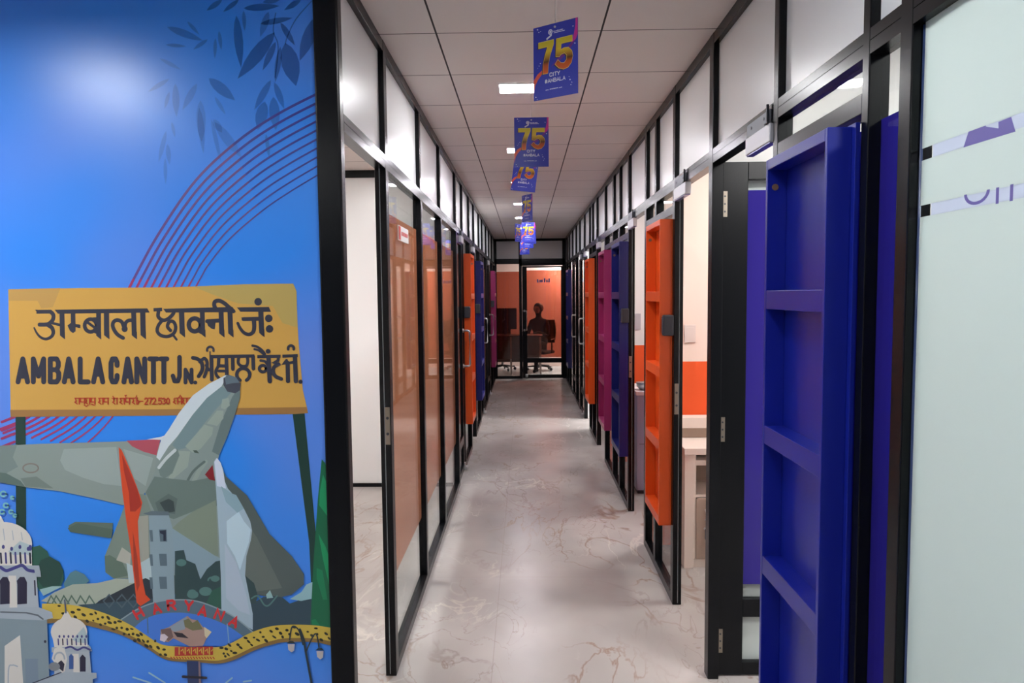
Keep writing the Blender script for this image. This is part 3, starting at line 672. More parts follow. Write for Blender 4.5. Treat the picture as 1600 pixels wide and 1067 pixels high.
dd = MB().box(.072, .598, .012, .024, .052, .408, DESKBEIGE).build('door', cz, .001)
b = MB(); b.tube([(.122, .011, .345), (.122, -.008, .338), (.122, -.01, .29), (.122, .011, .283)], .004, STEEL, 8); b.build('handle', dd)
b = MB().tube([(.122, .0115, .232), (.122, .004, .232)], .008, STEEL, 12).box(.119, .125, -.002, .004, .19, .232, DARKPLASTIC).tube([(.124, .001, .19), (.127, .001, .172)], .007, DARKPLASTIC, 10); b.build('key', dd)
cb = thing('pedestal_cabinet', 'blue grey office cabinet seen through the third doorway', 'cabinet', (.872, 5.50, 0))
MB().box(0, .45, 0, .5, .03, .79, CABGREY).build('body', cb, .004); MB().box(-.008, .46, -.008, .51, .79, .82, mat('pale_top', rgb(216, 206, 208), .4)).build('top', cb, .003)
MB().box(.02, .43, -.002, .004, .40, .404, DARKPLASTIC).build('drawer_gap', cb); MB().box(.01, .44, .02, .48, 0, .03, DARKPLASTIC).build('plinth', cb)
bw = thing('steel_bowl', 'shiny steel bowl on top of the blue grey cabinet', 'bowl', (.96, 5.6, .82))
MB().lathe([(.03, 0), (.055, .008), (.072, .03), (.078, .055), (.08, .06), (.074, .058), (.066, .032), (.04, .012), (.001, .01)], STEEL).build('shell', bw)
for nm, lb, x, y, z0, z1, mt in (('a', 'pale square wall plate on the cream office wall', .985, 4.375, 1.285, 1.393, PLATE), ('b', 'grey square wall plate on the white office wall', .965, 6.57, 1.25, 1.40, mat('plate_grey', rgb(176, 174, 180), .5))):
    w = thing('wall_plate', lb, 'wall plate', (x, y, z0)); hh = z1 - z0; ww = .07 if nm == 'a' else .11
    MB().box(0, ww, -.009, -.0005, 0, hh, mt).build('plate', w, .002)
    MB().box(.012, ww - .012, -.0105, -.009, .014, hh - .014, mt).build('rocker', w, .001)

# ------------------------------------------------------------------ the end room: desk, chairs and a seated person behind the brown glass
WOODB = mat('dark_wood', rgb(84, 60, 52), .5); CHAIRB = mat('chair_black', rgb(30, 28, 30), .6)
dk = thing('office_desk', 'desk behind the brown tinted sidelight', 'desk', (-.28, 13.72, 0))
MB().box(-.75, .62, 0, .55, .745, .775, WOODB).build('desk_top', dk, .002)
MB().box(-.70, .55, .05, .07, .25, .745, WOODB).build('modesty_panel', dk)
for x in (-.72, -.02, .56):
    for y in (.03, .49): MB().box(x, x + .03, y, y + .03, 0, .745, mat('pale_leg', rgb(190, 176, 170), .4) if 'pale_leg' not in MATS else MATS['pale_leg']).build('leg', dk, .002)
def office_chair(label, x, y, rz):
    r = thing('office_chair', label, 'chair', (x, y, 0), rz)
    for k in range(5):
        a = k * 2 * math.pi / 5
        l = MB().tube([(0, 0, .10), (.26 * math.cos(a), .26 * math.sin(a), .075)], [.022, .014], CHAIRB, 8).build('leg', r)
        MB().tube([(.26 * math.cos(a) - .012 * math.sin(a), .26 * math.sin(a) + .012 * math.cos(a), .03), (.26 * math.cos(a) + .012 * math.sin(a), .26 * math.sin(a) - .012 * math.cos(a), .03)], .03, CHAIRB, 14).tube([(.26 * math.cos(a), .26 * math.sin(a), .03), (.26 * math.cos(a), .26 * math.sin(a), .08)], .008, STEEL, 8).build('caster', r)
    MB().tube([(0, 0, .09), (0, 0, .35)], .025, STEEL, 12).build('gas_lift', r)
    MB().box(-.24, .24, -.23, .23, .345, .41, CHAIRB).build('seat', r, .03)
    b = MB()
    for i in range(8):
        z0 = .56 + i * .06; y = .22 + .05 * math.sin(i * .45)
        b.box(-.22, .22, y, y + .045, z0, z0 + .062, CHAIRB)
    b.box(-.03, .03, .18, .26, .36, .6, CHAIRB); b.build('backrest', r, .008)
    for s in (-1, 1): MB().tube([(s * .25, .05, .36), (s * .27, .02, .56), (s * .27, -.02, .64), (s * .26, .16, .65)], .016, CHAIRB, 8).build('armrest', r)
    return r
office_chair('black office chair carrying the seated person behind the end door', .30, 14.56, math.radians(-30))
office_chair('empty black office chair behind the desk in the end room', -.48, 14.62, math.radians(10))
def person():
    r = thing('person', 'seated person in dark clothes seen through the brown end door, facing the desk', 'person', (.30, 14.52, 0), math.radians(62))
    me = bpy.data.meshes.new('body'); V = []; E = []; Rr = []
    def chain(pts, start=None):
        prev = start
        for x, y, z, rad in pts:
            V.append((x, y, z)); Rr.append(rad); i = len(V) - 1
            if prev is not None: E.append((prev, i))
            prev = i
        return prev
    pel = chain([(.03, 0, .53, .13)])
    ch = chain([(.02, 0, .68, .135), (-.01, 0, .85, .15), (-.03, 0, .98, .15)], pel)
    nk = chain([(-.045, 0, 1.09, .062), (-.055, 0, 1.16, .055)], ch)
    chain([(-.07, 0, 1.22, .085), (-.075, 0, 1.285, .092), (-.065, 0, 1.345, .07)], nk)
    for s in (-1, 1):
        k = chain([(-.02, s * .09, .53, .095), (-.22, s * .11, .52, .085), (-.40, s * .12, .50, .062)], pel)
        chain([(-.42, s * .12, .30, .055), (-.40, s * .12, .10, .04), (-.47, s * .13, .045, .038), (-.57, s * .14, .035, .03)], k)
        sh = chain([(-.03, s * .17, 1.0, .065), (-.07, s * .215, .84, .05), (-.13, s * .22, .72, .042)], ch)
        hd = chain([(-.24, s * .19, .775, .034), (-.35, s * .15, .815, .026), (-.40, s * .14, .818, .03)], sh)
        for f in range(4): chain([(-.435, s * .14 + (f - 1.5) * .017, .815, .008), (-.47 - .006 * (1.5 - abs(f - 1.5)), s * .14 + (f - 1.5) * .019, .803, .0075), (-.49, s * .14 + (f - 1.5) * .019, .790, .007)], hd)
        chain([(-.40, s * .14 - s * .03, .812, .009), (-.43, s * .14 - s * .045, .803, .008)], hd)
    me.from_pydata(V, E, []); me.update()
    o = bpy.data.objects.new('body', me); COL.objects.link(o); o.parent = r
    me.materials.append(CLOTH)
    m = o.modifiers.new('skin', 'SKIN'); m.use_smooth_shade = True
    sv = me.skin_vertices[0] if me.skin_vertices else None
    if sv is None:
        return r, o, Rr
    return r, o, Rr
pr, pbody, prad = person()
# the skin layer is made through the mesh attribute when the modifier has just been added
if not pbody.data.skin_vertices:
    bpy.context.view_layer.objects.active = pbody
    try: bpy.ops.mesh.customdata_skin_add()
    except Exception: pass
if pbody.data.skin_vertices:
    for d, rad in zip(pbody.data.skin_vertices[0].data, prad): d.radius = (rad, rad)
    pbody.data.skin_vertices[0].data[0].use_root = True
sb = pbody.modifiers.new('smooth', 'SUBSURF'); sb.levels = 1; sb.render_levels = 2
b = MB().lathe([(.001, .125), (.05, .118), (.088, .085), (.104, .03), (.1, -.02), (.085, -.05), (.001, -.05)], HAIR, (-.052, 0, 1.275)); b.build('hair', pr)
b = MB().lathe([(.001, -.085), (.045, -.075), (.066, -.03), (.07, .02), (.055, .06), (.001, .065)], SKIN, (-.108, 0, 1.265))
b.lathe([(.001, -.02), (.014, -.015), (.012, .01), (.004, .03)], SKIN, (-.178, 0, 1.262), 10)
for s in (-1, 1): b.lathe([(.001, -.006), (.009, 0), (.001, .006)], HAIR, (-.165, s * .03, 1.285), 8); b.lathe([(.001, -.03), (.012, -.02), (.014, .015), (.001, .03)], SKIN, (-.07, s * .098, 1.27), 8)
b.box(-.176, -.168, -.022, .022, 1.222, 1.230, mat('lips', rgb(110, 60, 55), .5)); b.build('face', pr)
mo = thing('monitor', 'dark monitor on the desk behind the brown sidelight', 'monitor', (-.40, 13.98, .775))
MB().box(-.23, .23, -.012, .012, .11, .53, DARKPLASTIC).build('screen', mo, .004); MB().tube([(0, .01, 0), (0, .01, .16)], .02, DARKPLASTIC, 10).box(-.1, .1, -.07, .09, 0, .012, DARKPLASTIC).build('stand', mo)

# ------------------------------------------------------------------ the printed mural (one flat print on the lobby wall)
YM = 2.1685
def mural_point(px, py, layer):
    """artwork coordinates (measured on the print) to the wall plane"""
    d = rt * ((px - 800) / FPX) + dn * ((py - 533.5) / FPX) + fw
    p = CAM + d * (2.16 / d.y)
    return (p.x, YM - 1e-5 * layer, p.z)
M_ = {}
def mc(name, r, g, b, k=None):
    n = 'mural_' + name
    if n not in MATS: mat(n, rgb(r, g, b), .36, 0, .5, k)
    return MATS[n]
def mural_bg():
    m = bpy.data.materials.new('mural_sky'); m.use_nodes = True; nt = m.node_tree; b = nt.nodes['Principled BSDF']; b.inputs['Roughness'].default_value = .31
    tc = nt.nodes.new('ShaderNodeTexCoord'); n = nt.nodes.new('ShaderNodeTexNoise'); n.inputs['Scale'].default_value = 1.6; n.inputs['Detail'].default_value = 1
    nt.links.new(tc.outputs['Object'], n.inputs['Vector']); cr = nt.nodes.new('ShaderNodeValToRGB'); e = cr.color_ramp
    e.elements[0].position = .38; e.elements[0].color = rgb(46, 136, 238); e.elements[1].position = .72; e.elements[1].color = rgb(100, 138, 226)
    nt.links.new(n.outputs['Fac'], cr.inputs[0]); nt.links.new(cr.outputs[0], b.inputs['Base Color']); return m
mm = MB(); A = Art(mm, mural_point); A.frame()
SKY = mural_bg()
mm.face([(LX0, YM, 0.0), (-.628, YM, 0.0), (-.628, YM, ZC - .001), (LX0, YM, ZC - .001)], SKY)
# hanging willow leaves
A.lay = 1
LEAF = [glass_mat('mural_leaf_%d' % i, (1, 1, 1, 1), d, rgb(22, 52, 108), 0, .15, .3) for i, d in enumerate((.36, .24, .14))]
def leafshape(x0, y0, x1, y1, w, k, c=(225, 0, .18746)):
    X0, Y0, X1, Y1 = [c[0] + x0 * c[2], c[1] + y0 * c[2], c[0] + x1 * c[2], c[1] + y1 * c[2]]; w *= c[2]
    dx, dy = X1 - X0, Y1 - Y0; L = math.hypot(dx, dy); nx, ny = -dy / L, dx / L; pts = []
    prof = [(0, 0), (.12, .28), (.3, .46), (.5, .5), (.7, .4), (.88, .18), (1, 0)]
    for t, h in prof: pts.append((X0 + dx * t + nx * h * w, Y0 + dy * t + ny * h * w))
    for t, h in reversed(prof[1:-1]): pts.append((X0 + dx * t - nx * h * w, Y0 + dy * t - ny * h * w))
    A.poly(pts, LEAF[k])
for l in ((760, 120, 800, 560, 75, 0), (820, 80, 830, 250, 34, 1), (1080, 260, 770, 650, 115, 0), (1090, 340, 980, 580, 55, 0), (1170, 350, 1260, 710, 150, 0), (1130, 380, 1085, 680, 50, 0),
          (1430, 130, 1290, 500, 105, 0), (820, 60, 1120, 40, 60, 0), (960, 190, 1230, 140, 50, 0), (1130, 180, 1250, 370, 50, 0), (640, -10, 510, 80, 45, 0), (780, -10, 650, 90, 40, 0), (1300, -10, 1160, 75, 45, 0), (1130, -20, 980, 10, 50, 0),
          (180, 215, 480, 330, 62, 1), (350, 170, 450, 280, 30, 1), (170, 365, 340, 378, 30, 1), (520, 320, 400, 405, 34, 1), (585, 310, 580, 480, 30, 1), (615, 250, 635, 410, 32, 1),
          (120, 480, 300, 575, 34, 2), (200, 650, 20, 760, 40, 2), (430, 690, 310, 910, 60, 2), (460, 830, 470, 1180, 80, 2), (530, 645, 750, 830, 90, 1), (580, 800, 670, 950, 34, 2), (250, 690, 260, 970, 60, 2),
          (1050, 660, 910, 910, 60, 1), (1080, 680, 1160, 900, 55, 1), (1000, 840, 940, 1080, 100, 1), (1070, 800, 1090, 1080, 90, 1), (570, 990, 640, 1100, 60, 2), (200, 760, 160, 900, 34, 2), (1030, 90, 960, 300, 60, 1), (1455, 430, 1470, 800, 60, 1)): leafshape(*l)
for l in ((200, 200, 175, 700, 0, 0), ): pass
z2 = (225, 150, .171875)
for l in ((630, 230, 880, 560, 90, 2), (600, 200, 690, 600, 40, 2), (490, 100, 530, 520, 60, 2), (190, 310, 120, 600, 45, 2), (200, 430, 220, 620, 45, 2), (180, 560, 185, 800, 34, 2), (1100, 340, 1130, 560, 36, 1), (240, 230, 270, 370, 30, 2)): leafshape(*l, c=z2)
A.frame(225, 0, .18746)
for pts in (((1390, 0), (1260, 150), (1190, 290), (1170, 360)), ((1455, 0), (1435, 130)), ((1090, 100), (1070, 250), (1110, 380), (1085, 640))): A.stroke(smooth(pts), 9, LEAF[0])
A.frame()
# ten curved lines behind the station board
A.lay = 3
top0 = [(512, 137), (499, 143), (433, 177), (371, 218.6), (305, 280), (247, 363), (206, 437), (150, 545), (60, 640), (0, 672)]
top9 = [(512, 264), (500, 270), (455, 297), (412, 326), (359, 371), (325, 412), (309, 439), (255, 535), (175, 650), (133, 694)]
for k in range(10):
    t = k / 9; pts = []
    for a, b_ in zip(top0, top9): pts.append((a[0] + (b_[0] - a[0]) * t, a[1] + (b_[1] - a[1]) * t))
    if k < 9: pts[-1] = (pts[-1][0] - 12, pts[-1][1] + 3)
    sp = smooth(pts, 7); w = 4.0 - 1.8 * t
    i1, i2 = 22, 42
    A.stroke(sp[:i1 + 1], w, mc('line_top', 52, 52, 140)); A.stroke(sp[i1:i2 + 1], w, mc('line_mid', 98, 66, 130)); A.stroke(sp[i2:], w, mc('line_low', 158, 52, 100))
for k in range(4): A.stroke([(20, 676 + k * 13 - 24), (0, 684 + k * 13 - 24)], 4, mc('line_low', 158, 52, 100))
# board posts and board
A.lay = 4
PG = mc('post_green', 30, 62, 54)
A.poly([(21.5, 640), (37, 640), (38.5, 860), (22.5, 860)], PG); A.poly([(455, 640), (474, 640), (497, 885), (499, 1000), (489, 1000), (482, 850)], PG)
A.lay = 5
A.poly([(10, 452), (120, 450), (260, 449), (300, 447.5), (380, 444), (457, 443), (462, 455), (463, 490), (465, 530), (468, 565), (472, 610), (479, 640), (480, 646), (460, 647), (250, 650), (14, 652)], mc('board_yellow', 206, 160, 78, (3, .05)))
A.lay = 6
A.poly([(13, 641), (250, 640), (478, 636.5), (480, 646), (460, 647.5), (250, 650), (14, 652)], mc('board_edge', 158, 116, 66))
A.poly([(300, 447.5), (380, 444), (457, 443), (462, 455), (463, 490), (464, 512), (440, 505), (425, 478), (370, 474), (330, 460)], mc('board_olive', 186, 162, 92))
A.poly([(10, 452), (92, 450), (80, 480), (62, 482), (56, 470), (11, 470)], mc('board_olive2', 190, 150, 84))
# station name
INK = mc('ink', 50, 52, 66); A.lay = 7
A.frame(40, 460, .14993)
def foot(x, y): A.poly([(x - 26, y - 40), (x + 26, y - 40), (x + 28, y + 42), (x + 5, y + 26), (x - 26, y)], INK)
A.stroke([(95, 182), (250, 180)], 40, INK, square=True); A.poly([(80, 160), (105, 160), (115, 205)], INK)
A.stroke([(245, 182), (272, 215), (268, 262), (236, 298), (200, 314), (128, 316)], 42, INK, True)
A.stroke([(215, 318), (258, 350), (272, 400), (250, 442), (195, 466), (140, 448), (100, 405), (72, 350)], 46, INK, True, 18)
A.stroke([(262, 300), (345, 320)], 28, INK); A.stroke([(362, 178), (367, 425)], 52, INK, square=True); foot(367, 428)
A.poly([(285, 160), (1255, 145), (1280, 190), (320, 202)], INK)
A.stroke([(478, 180), (480, 310)], 48, INK); A.poly([(420, 325), (450, 300), (505, 300), (505, 385), (478, 405), (445, 380)], INK); A.stroke([(495, 325), (540, 330)], 34, INK); A.poly([(530, 310), (560, 352), (525, 350)], INK)
A.ring((662, 325), 62, 66, 40, INK); A.stroke([(630, 292), (712, 352)], 28, INK); A.stroke([(640, 262), (735, 255)], 36, INK); A.stroke([(745, 175), (746, 425)], 50, INK, square=True); foot(746, 430); A.stroke([(690, 380), (735, 400)], 34, INK)
A.stroke([(828, 170), (830, 425)], 56, INK, square=True); foot(832, 428)
A.stroke([(1002, 455), (945, 420), (905, 365), (893, 315), (910, 280), (945, 268), (985, 285), (1005, 325), (1018, 365)], 40, INK, True); A.stroke([(1018, 360), (1028, 300), (1060, 272), (1100, 270)], 38, INK, True); A.ell((1018, 360), 32, 34, INK)
A.stroke([(1112, 170), (1118, 425)], 52, INK, square=True); foot(1120, 428); A.stroke([(1207, 165), (1212, 425)], 56, INK, square=True); foot(1214, 428)
A.frame(0, 420, .3375)
A.stroke([(705, 190), (745, 188)], 16, INK, square=True); A.stroke([(728, 198), (727, 222), (748, 238), (772, 232), (795, 210), (800, 196)], 17, INK, True)
A.stroke([(745, 240), (728, 262), (722, 288), (738, 308), (770, 314), (798, 300), (808, 272), (798, 246), (778, 246), (770, 268), (784, 286)], 16, INK, True); A.stroke([(792, 302), (812, 328)], 11, INK)
A.frame(250, 460, .15)
A.poly([(20, 150), (745, 130), (780, 185), (50, 190)], INK)
A.stroke([(212, 165), (220, 405)], 56, INK, square=True); foot(222, 408)
A.ring((350, 318), 62, 68, 46, INK); A.stroke([(380, 370), (420, 395)], 40, INK); A.stroke([(428, 165), (434, 405)], 50, INK, square=True); foot(436, 408)
A.stroke([(480, 280), (610, 272)], 42, INK); A.poly([(475, 285), (500, 262), (570, 280), (560, 365), (530, 360), (490, 330)], INK)
A.stroke([(625, 165), (632, 405)], 52, INK, square=True); foot(634, 408); A.stroke([(718, 165), (726, 405)], 52, INK, square=True); foot(728, 408)
A.stroke([(565, 140), (552, 105), (566, 72), (610, 66), (660, 92), (710, 135), (755, 175)], 42, INK, True)
A.poly([(790, 135), (1125, 130), (1148, 182), (828, 180)], INK); A.stroke([(860, 258), (1040, 254)], 42, INK); A.poly([(835, 240), (865, 238), (868, 282)], INK)
A.stroke([(968, 262), (972, 340), (960, 392), (918, 418), (866, 400), (825, 352), (800, 300)], 46, INK, True, 30); A.stroke([(1040, 165), (1050, 400)], 54, INK, square=True); foot(1052, 404)
A.ell((1013, 76), 40, 40, INK); A.ell((1124, 250), 40, 40, INK); A.ell((1132, 360), 40, 40, INK)
A.frame(40, 460, .14993)
def cap(ch, x0, x1, y0=674, y1=914, w=52):
    for st in GLYPH[ch]:
        q = [(x0 + w / 2 + p[0] * (x1 - x0 - w), y1 - p[1] * (y1 - y0)) for p in st]
        for a, b in zip(q, q[1:]): A.stroke([a, b], w, INK)
for ch, a, b_ in (('A', -122, 30), ('M', 38, 198), ('B', 215, 356), ('A', 362, 506), ('L', 528, 664), ('A', 668, 816), ('C', 850, 966), ('A', 985, 1116), ('N', 1120, 1254), ('T', 1256, 1384), ('T', 1372, 1486)): cap(ch, a, b_)
for x0, x1 in ((-122, 30), (362, 506), (985, 1116)): A.poly([(x0 + 45, 880), ((x0 + x1) / 2, 700), (x1 - 45, 880)], INK)
A.frame(250, 460, .15)
cap('J', 100, 215, 655, 905, 46); cap('N', 234, 338, 785, 920, 40); A.ell((357, 920), 20, 20, INK)
# third line: Gurmukhi
S_ = lambda pts, w=36, sm=True: A.stroke(pts, w, INK, sm)
S_([(332, 662), (375, 672), (415, 700), (432, 750), (425, 800), (392, 855)], 40); S_([(405, 705), (450, 668), (478, 700), (480, 760), (470, 810), (450, 862)], 34); S_([(470, 740), (500, 790)], 30); S_([(525, 655), (530, 890)], 40, False)
A.ring((514, 580), 34, 34, 24, INK, 165, 375); S_([(512, 600), (512, 650)], 14, False)
A.stroke([(505, 650), (975, 642)], 34, INK, square=True)
S_([(603, 655), (598, 745), (680, 748), (680, 655)], 34, False); S_([(600, 745), (572, 800), (580, 845), (612, 880)], 32); S_([(600, 800), (660, 800)], 28, False); S_([(682, 660), (688, 880)], 38, False)
S_([(748, 655), (750, 780)], 38, False)
S_([(812, 655), (806, 715), (840, 748), (890, 745), (905, 700), (900, 655)], 32); A.ring((858, 838), 68, 66, 36, INK, 120, 420)
S_([(960, 645), (964, 775)], 38, False)
A.stroke([(1005, 650), (1248, 645)], 32, INK, square=True); S_([(1040, 690), (1085, 700), (1110, 730)], 28); A.ring((1062, 775), 36, 34, 32, INK); S_([(1122, 655), (1135, 905)], 46, False)
S_([(955, 535), (1000, 545), (1050, 578), (1085, 622)], 26); S_([(975, 572), (1020, 585), (1075, 628)], 22); A.ell((1118, 594), 25, 25, INK)
S_([(1225, 655), (1222, 690), (1180, 712), (1235, 730)], 30, False); S_([(1225, 728), (1180, 760), (1172, 815), (1200, 858), (1255, 882)], 40)
A.stroke([(1268, 645), (1428, 638)], 32, INK, square=True); S_([(1310, 690), (1285, 720), (1390, 708)], 32, False); S_([(1322, 715), (1326, 905)], 44, False); S_([(1398, 645), (1408, 905)], 46, False)
A.ring((1357, 565), 30, 32, 28, INK, 165, 375); A.ell((1457, 912), 22, 22, INK)
# small red line
RED = mc('sign_red', 178, 54, 40); A.frame(100, 610, .1375)
def hind(x0, x1, y=92, n=3, h=66):
    A.stroke([(x0, y), (x1, y - 2)], 10, RED)
    for i in range(n):
        x = x0 + (x1 - x0) * (i + .85) / n; A.stroke([(x, y), (x, y + h)], 13, RED)
        if i % 2 == 0: A.stroke([(x - 42, y + 8), (x - 34, y + 34), (x - 50, y + 44), (x - 22, y + h)], 12, RED)
        else: A.stroke([(x - 44, y + 6), (x - 46, y + 40), (x - 12, y + 42)], 12, RED)
hind(108, 345, 92, 4); A.stroke([(215, 172), (240, 184), (262, 170)], 11, RED); A.stroke([(300, 160), (330, 172)], 12, RED); hind(378, 495, 92, 2); hind(530, 600, 92, 1); A.stroke([(560, 88), (540, 68)], 10, RED)
hind(622, 740, 92, 2); hind(730, 828, 92, 1); A.stroke([(690, 80), (680, 60), (700, 56)], 9, RED); A.stroke([(800, 90), (815, 60)], 10, RED); A.stroke([(810, 110), (840, 125), (825, 158)], 12, RED)
A.stroke([(850, 126), (885, 126)], 11, RED); A.text('272.530', 905, 158, 68, 34, 13, RED, .32); hind(1245, 1330, 90, 2); A.stroke([(1290, 88), (1310, 58), (1330, 84)], 10, RED); hind(1340, 1440, 90, 2)
A.frame()
# ---- fighter aircraft
A.lay = 8
G1, G2, G3, G4 = mc('grey_wing', 138, 152, 146), mc('grey_light', 154, 168, 164), mc('grey_mid', 120, 136, 132), mc('grey_dark', 92, 112, 106)
A.poly([(-60, 705), (0, 697), (60, 694), (130, 692), (195, 690), (240, 688), (262, 700), (240, 740), (215, 790), (190, 790), (140, 778), (90, 768), (38, 762), (0, 755), (-60, 748)], G1)
A.lay = 9
A.poly([(98, 702), (180, 699), (188, 760), (160, 757), (128, 747), (100, 735), (92, 720)], G2); A.poly([(-60, 728), (4, 738), (30, 752), (38, 762), (0, 755), (-60, 748)], G4)
A.poly([(-60, 705), (0, 697), (25, 695), (18, 715), (26, 730), (8, 740), (-60, 732)], G3); A.poly([(30, 748), (55, 745), (82, 764), (38, 761)], mc('grey_wing2', 116, 130, 124))
A.poly([(191, 702), (238, 716), (226, 760), (208, 748)], G2); A.ring((46, 732), 12, 7, 2.2, mc('roundel', 128, 120, 112), 0, 360)
PINKR = mc('wing_rose', 178, 82, 96); A.poly([(196, 689), (249, 687), (243, 712), (222, 706), (205, 698)], PINKR); A.poly([(228, 687), (250, 683), (258, 680), (256, 688)], mc('white', 214, 224, 230))
# tail, rear fuselage and right wing
A.lay = 9
A.poly([(105, 822), (116, 816), (175, 818), (172, 842), (108, 832)], mc('olive_grey', 98, 116, 104)); A.poly([(104, 826), (120, 818), (175, 828), (172, 842), (108, 832)], mc('olive_dark', 84, 104, 92))
A.poly([(340, 720), (352, 745), (385, 775), (420, 835), (455, 870), (474, 898), (474, 914), (455, 930), (430, 936), (400, 930), (250, 930), (240, 800), (300, 740)], mc('wing_dark', 84, 96, 94))
A.poly([(345, 760), (400, 840), (420, 880), (440, 920), (400, 925), (330, 880), (300, 800)], mc('wing_dark2', 102, 112, 106))
A.poly([(200, 770), (186, 810), (172, 845), (162, 870), (163, 895), (176, 905), (230, 905), (260, 850), (270, 780)], mc('tail_grey', 124, 140, 130))
A.poly([(162, 870), (170, 868), (190, 880), (200, 900), (176, 905), (163, 895)], mc('tail_green', 98, 118, 104))
A.poly([(189, 856), (203, 866), (202, 884), (180, 876)], mc('tail_cream', 178, 178, 166)); A.poly([(207, 808), (230, 806), (232, 900), (216, 880)], mc('tail_cream2', 160, 162, 150))
A.lay = 10
A.poly([(243, 715), (250, 688), (262, 672), (278, 646), (300, 618), (325, 600), (352, 586), (364, 588), (374, 600), (374, 622), (366, 648), (354, 682), (341, 712), (336, 735), (340, 790), (345, 900), (270, 900), (235, 800), (225, 770), (240, 740)], mc('fuselage', 134, 150, 146))
A.lay = 11
A.poly([(243, 715), (250, 688), (262, 672), (278, 646), (300, 618), (325, 600), (352, 586), (350, 594), (345, 604), (322, 622), (300, 648), (276, 682), (262, 698), (248, 720)], mc('fuselage_white', 206, 218, 224))
A.poly([(345, 604), (322, 622), (300, 648), (278, 680), (268, 696), (276, 704), (290, 700), (310, 672), (336, 640), (360, 614)], mc('fuselage_cool', 118, 142, 146)); A.poly([(374, 604), (374, 622), (366, 648), (354, 682), (341, 712), (330, 706), (344, 660), (362, 620)], mc('fuselage_shade', 104, 122, 122))
for q in ([(346, 624), (356, 622), (358, 634), (350, 640), (344, 638)], [(338, 642), (348, 642), (348, 654), (338, 666), (322, 662)], [(318, 664), (332, 668), (330, 680), (312, 702), (300, 708), (288, 698)], [(278, 705), (296, 706), (292, 730), (268, 750), (262, 748)]): A.poly(q, mc('fuselage_patch', 150, 164, 154))
A.poly([(348, 591), (356, 586), (368, 590), (375, 600), (374, 610), (366, 615), (354, 612), (348, 602)], mc('nose', 70, 74, 84)); A.poly([(350, 590), (357, 586), (368, 590), (373, 598), (362, 599), (352, 601)], mc('nose_light', 96, 112, 122))
A.poly([(300, 704), (306, 704), (310, 709), (303, 708)], mc('vent', 70, 86, 76))
A.poly([(246, 733), (252, 718), (270, 702), (276, 702), (279, 712), (268, 740), (256, 748), (249, 744)], mc('pylon', 112, 130, 126)); A.stroke([(247, 731), (258, 717), (272, 704)], 5, mc('white2', 196, 206, 206), True); A.stroke([(300, 756), (310, 736), (320, 722)], 7, mc('pylon_light', 146, 160, 152)); A.stroke([(288, 760), (300, 738), (318, 722)], 4, mc('pylon_dark', 94, 110, 106), True)
A.poly([(226, 770), (240, 745), (262, 748), (300, 752), (336, 745), (342, 790), (300, 800), (270, 812), (240, 800)], mc('belly', 106, 124, 118)); A.poly([(276, 818), (300, 800), (336, 782), (340, 870), (330, 868), (268, 826)], mc('belly_olive', 128, 142, 126))
A.poly([(241, 786), (262, 772), (276, 780), (272, 804), (246, 800)], mc('exhaust', 92, 108, 104)); A.poly([(248, 786), (262, 780), (270, 784), (272, 800), (258, 802)], mc('exhaust_dark', 58, 72, 72))
A.poly([(319, 742), (331, 727), (334, 748), (336, 752), (326, 750)], mc('fin_red', 128, 34, 42))
A.poly([(266, 825), (336, 870), (345, 874), (345, 925), (272, 900)], mc('haze', 136, 160, 172))
# ---- trees, roofs, dark band
A.lay = 12
T1, T2 = mc('tree_green', 46, 92, 78), mc('tree_dark', 50, 74, 76); T3 = mc('tree_grey', 84, 124, 120)
A.poly([(48, 856), (60, 853), (72, 862), (76, 872), (90, 878), (97, 892), (98, 906), (92, 920), (60, 925), (48, 900)], T1); A.poly([(62, 876), (76, 870), (92, 880), (97, 894), (92, 915), (65, 918), (52, 900)], mc('tree_deep', 40, 74, 66))
A.poly([(98, 912), (108, 896), (116, 892), (130, 898), (138, 908), (130, 916), (100, 922)], mc('tree_blue', 88, 130, 140))
A.poly([(60, 922), (80, 917), (96, 917), (66, 932)], mc('roof_mint', 150, 186, 186)); A.poly([(62, 940), (84, 926), (112, 914), (150, 912), (180, 905), (210, 906), (212, 914), (180, 930), (152, 940), (150, 948), (100, 948)], mc('roof_cream', 168, 178, 162)); A.poly([(196, 880), (208, 886), (236, 870), (236, 910), (200, 912)], mc('bush_pale', 176, 196, 200))
for x in (72, 80, 92, 104, 118, 132): A.stroke([(x, 944), (x + 6, 932), (x + 14, 944)], 2.2, mc('stubble', 86, 112, 98))
A.poly([(148, 944), (156, 938), (206, 913), (226, 904), (238, 910), (238, 1000), (150, 960)], mc('shed_dark', 44, 54, 62)); A.poly([(120, 946), (150, 944), (240, 936), (242, 985), (190, 975), (150, 960)], mc('band_slate', 58, 82, 94))
for x in (160, 180, 198): A.stroke([(x, 940), (x + 9, 930), (x + 17, 940), (x + 9, 950), (x, 940)], 2, mc('lattice', 80, 98, 106))
A.poly([(272, 862), (286, 860), (290, 876), (304, 882), (312, 906), (322, 890), (336, 878), (346, 876), (346, 960), (272, 960)], T2)
for c, r in (((282, 880), 8), ((320, 925), 10), ((300, 930), 9), ((335, 905), 7)): A.ell(c, r, r * .7, T3)
A.ring((330, 908), 6, 5, 2.4, T3, 180, 360); A.ring((299, 928), 6, 5, 2.4, T3, 180, 360); A.poly([(330, 924), (346, 916), (346, 950), (318, 950)], T1)
A.poly([(384, 905), (394, 915), (400, 940), (410, 934), (425, 932), (440, 934), (452, 944), (486, 932), (486, 1000), (390, 1000), (384, 960)], mc('band_teal', 52, 74, 86))
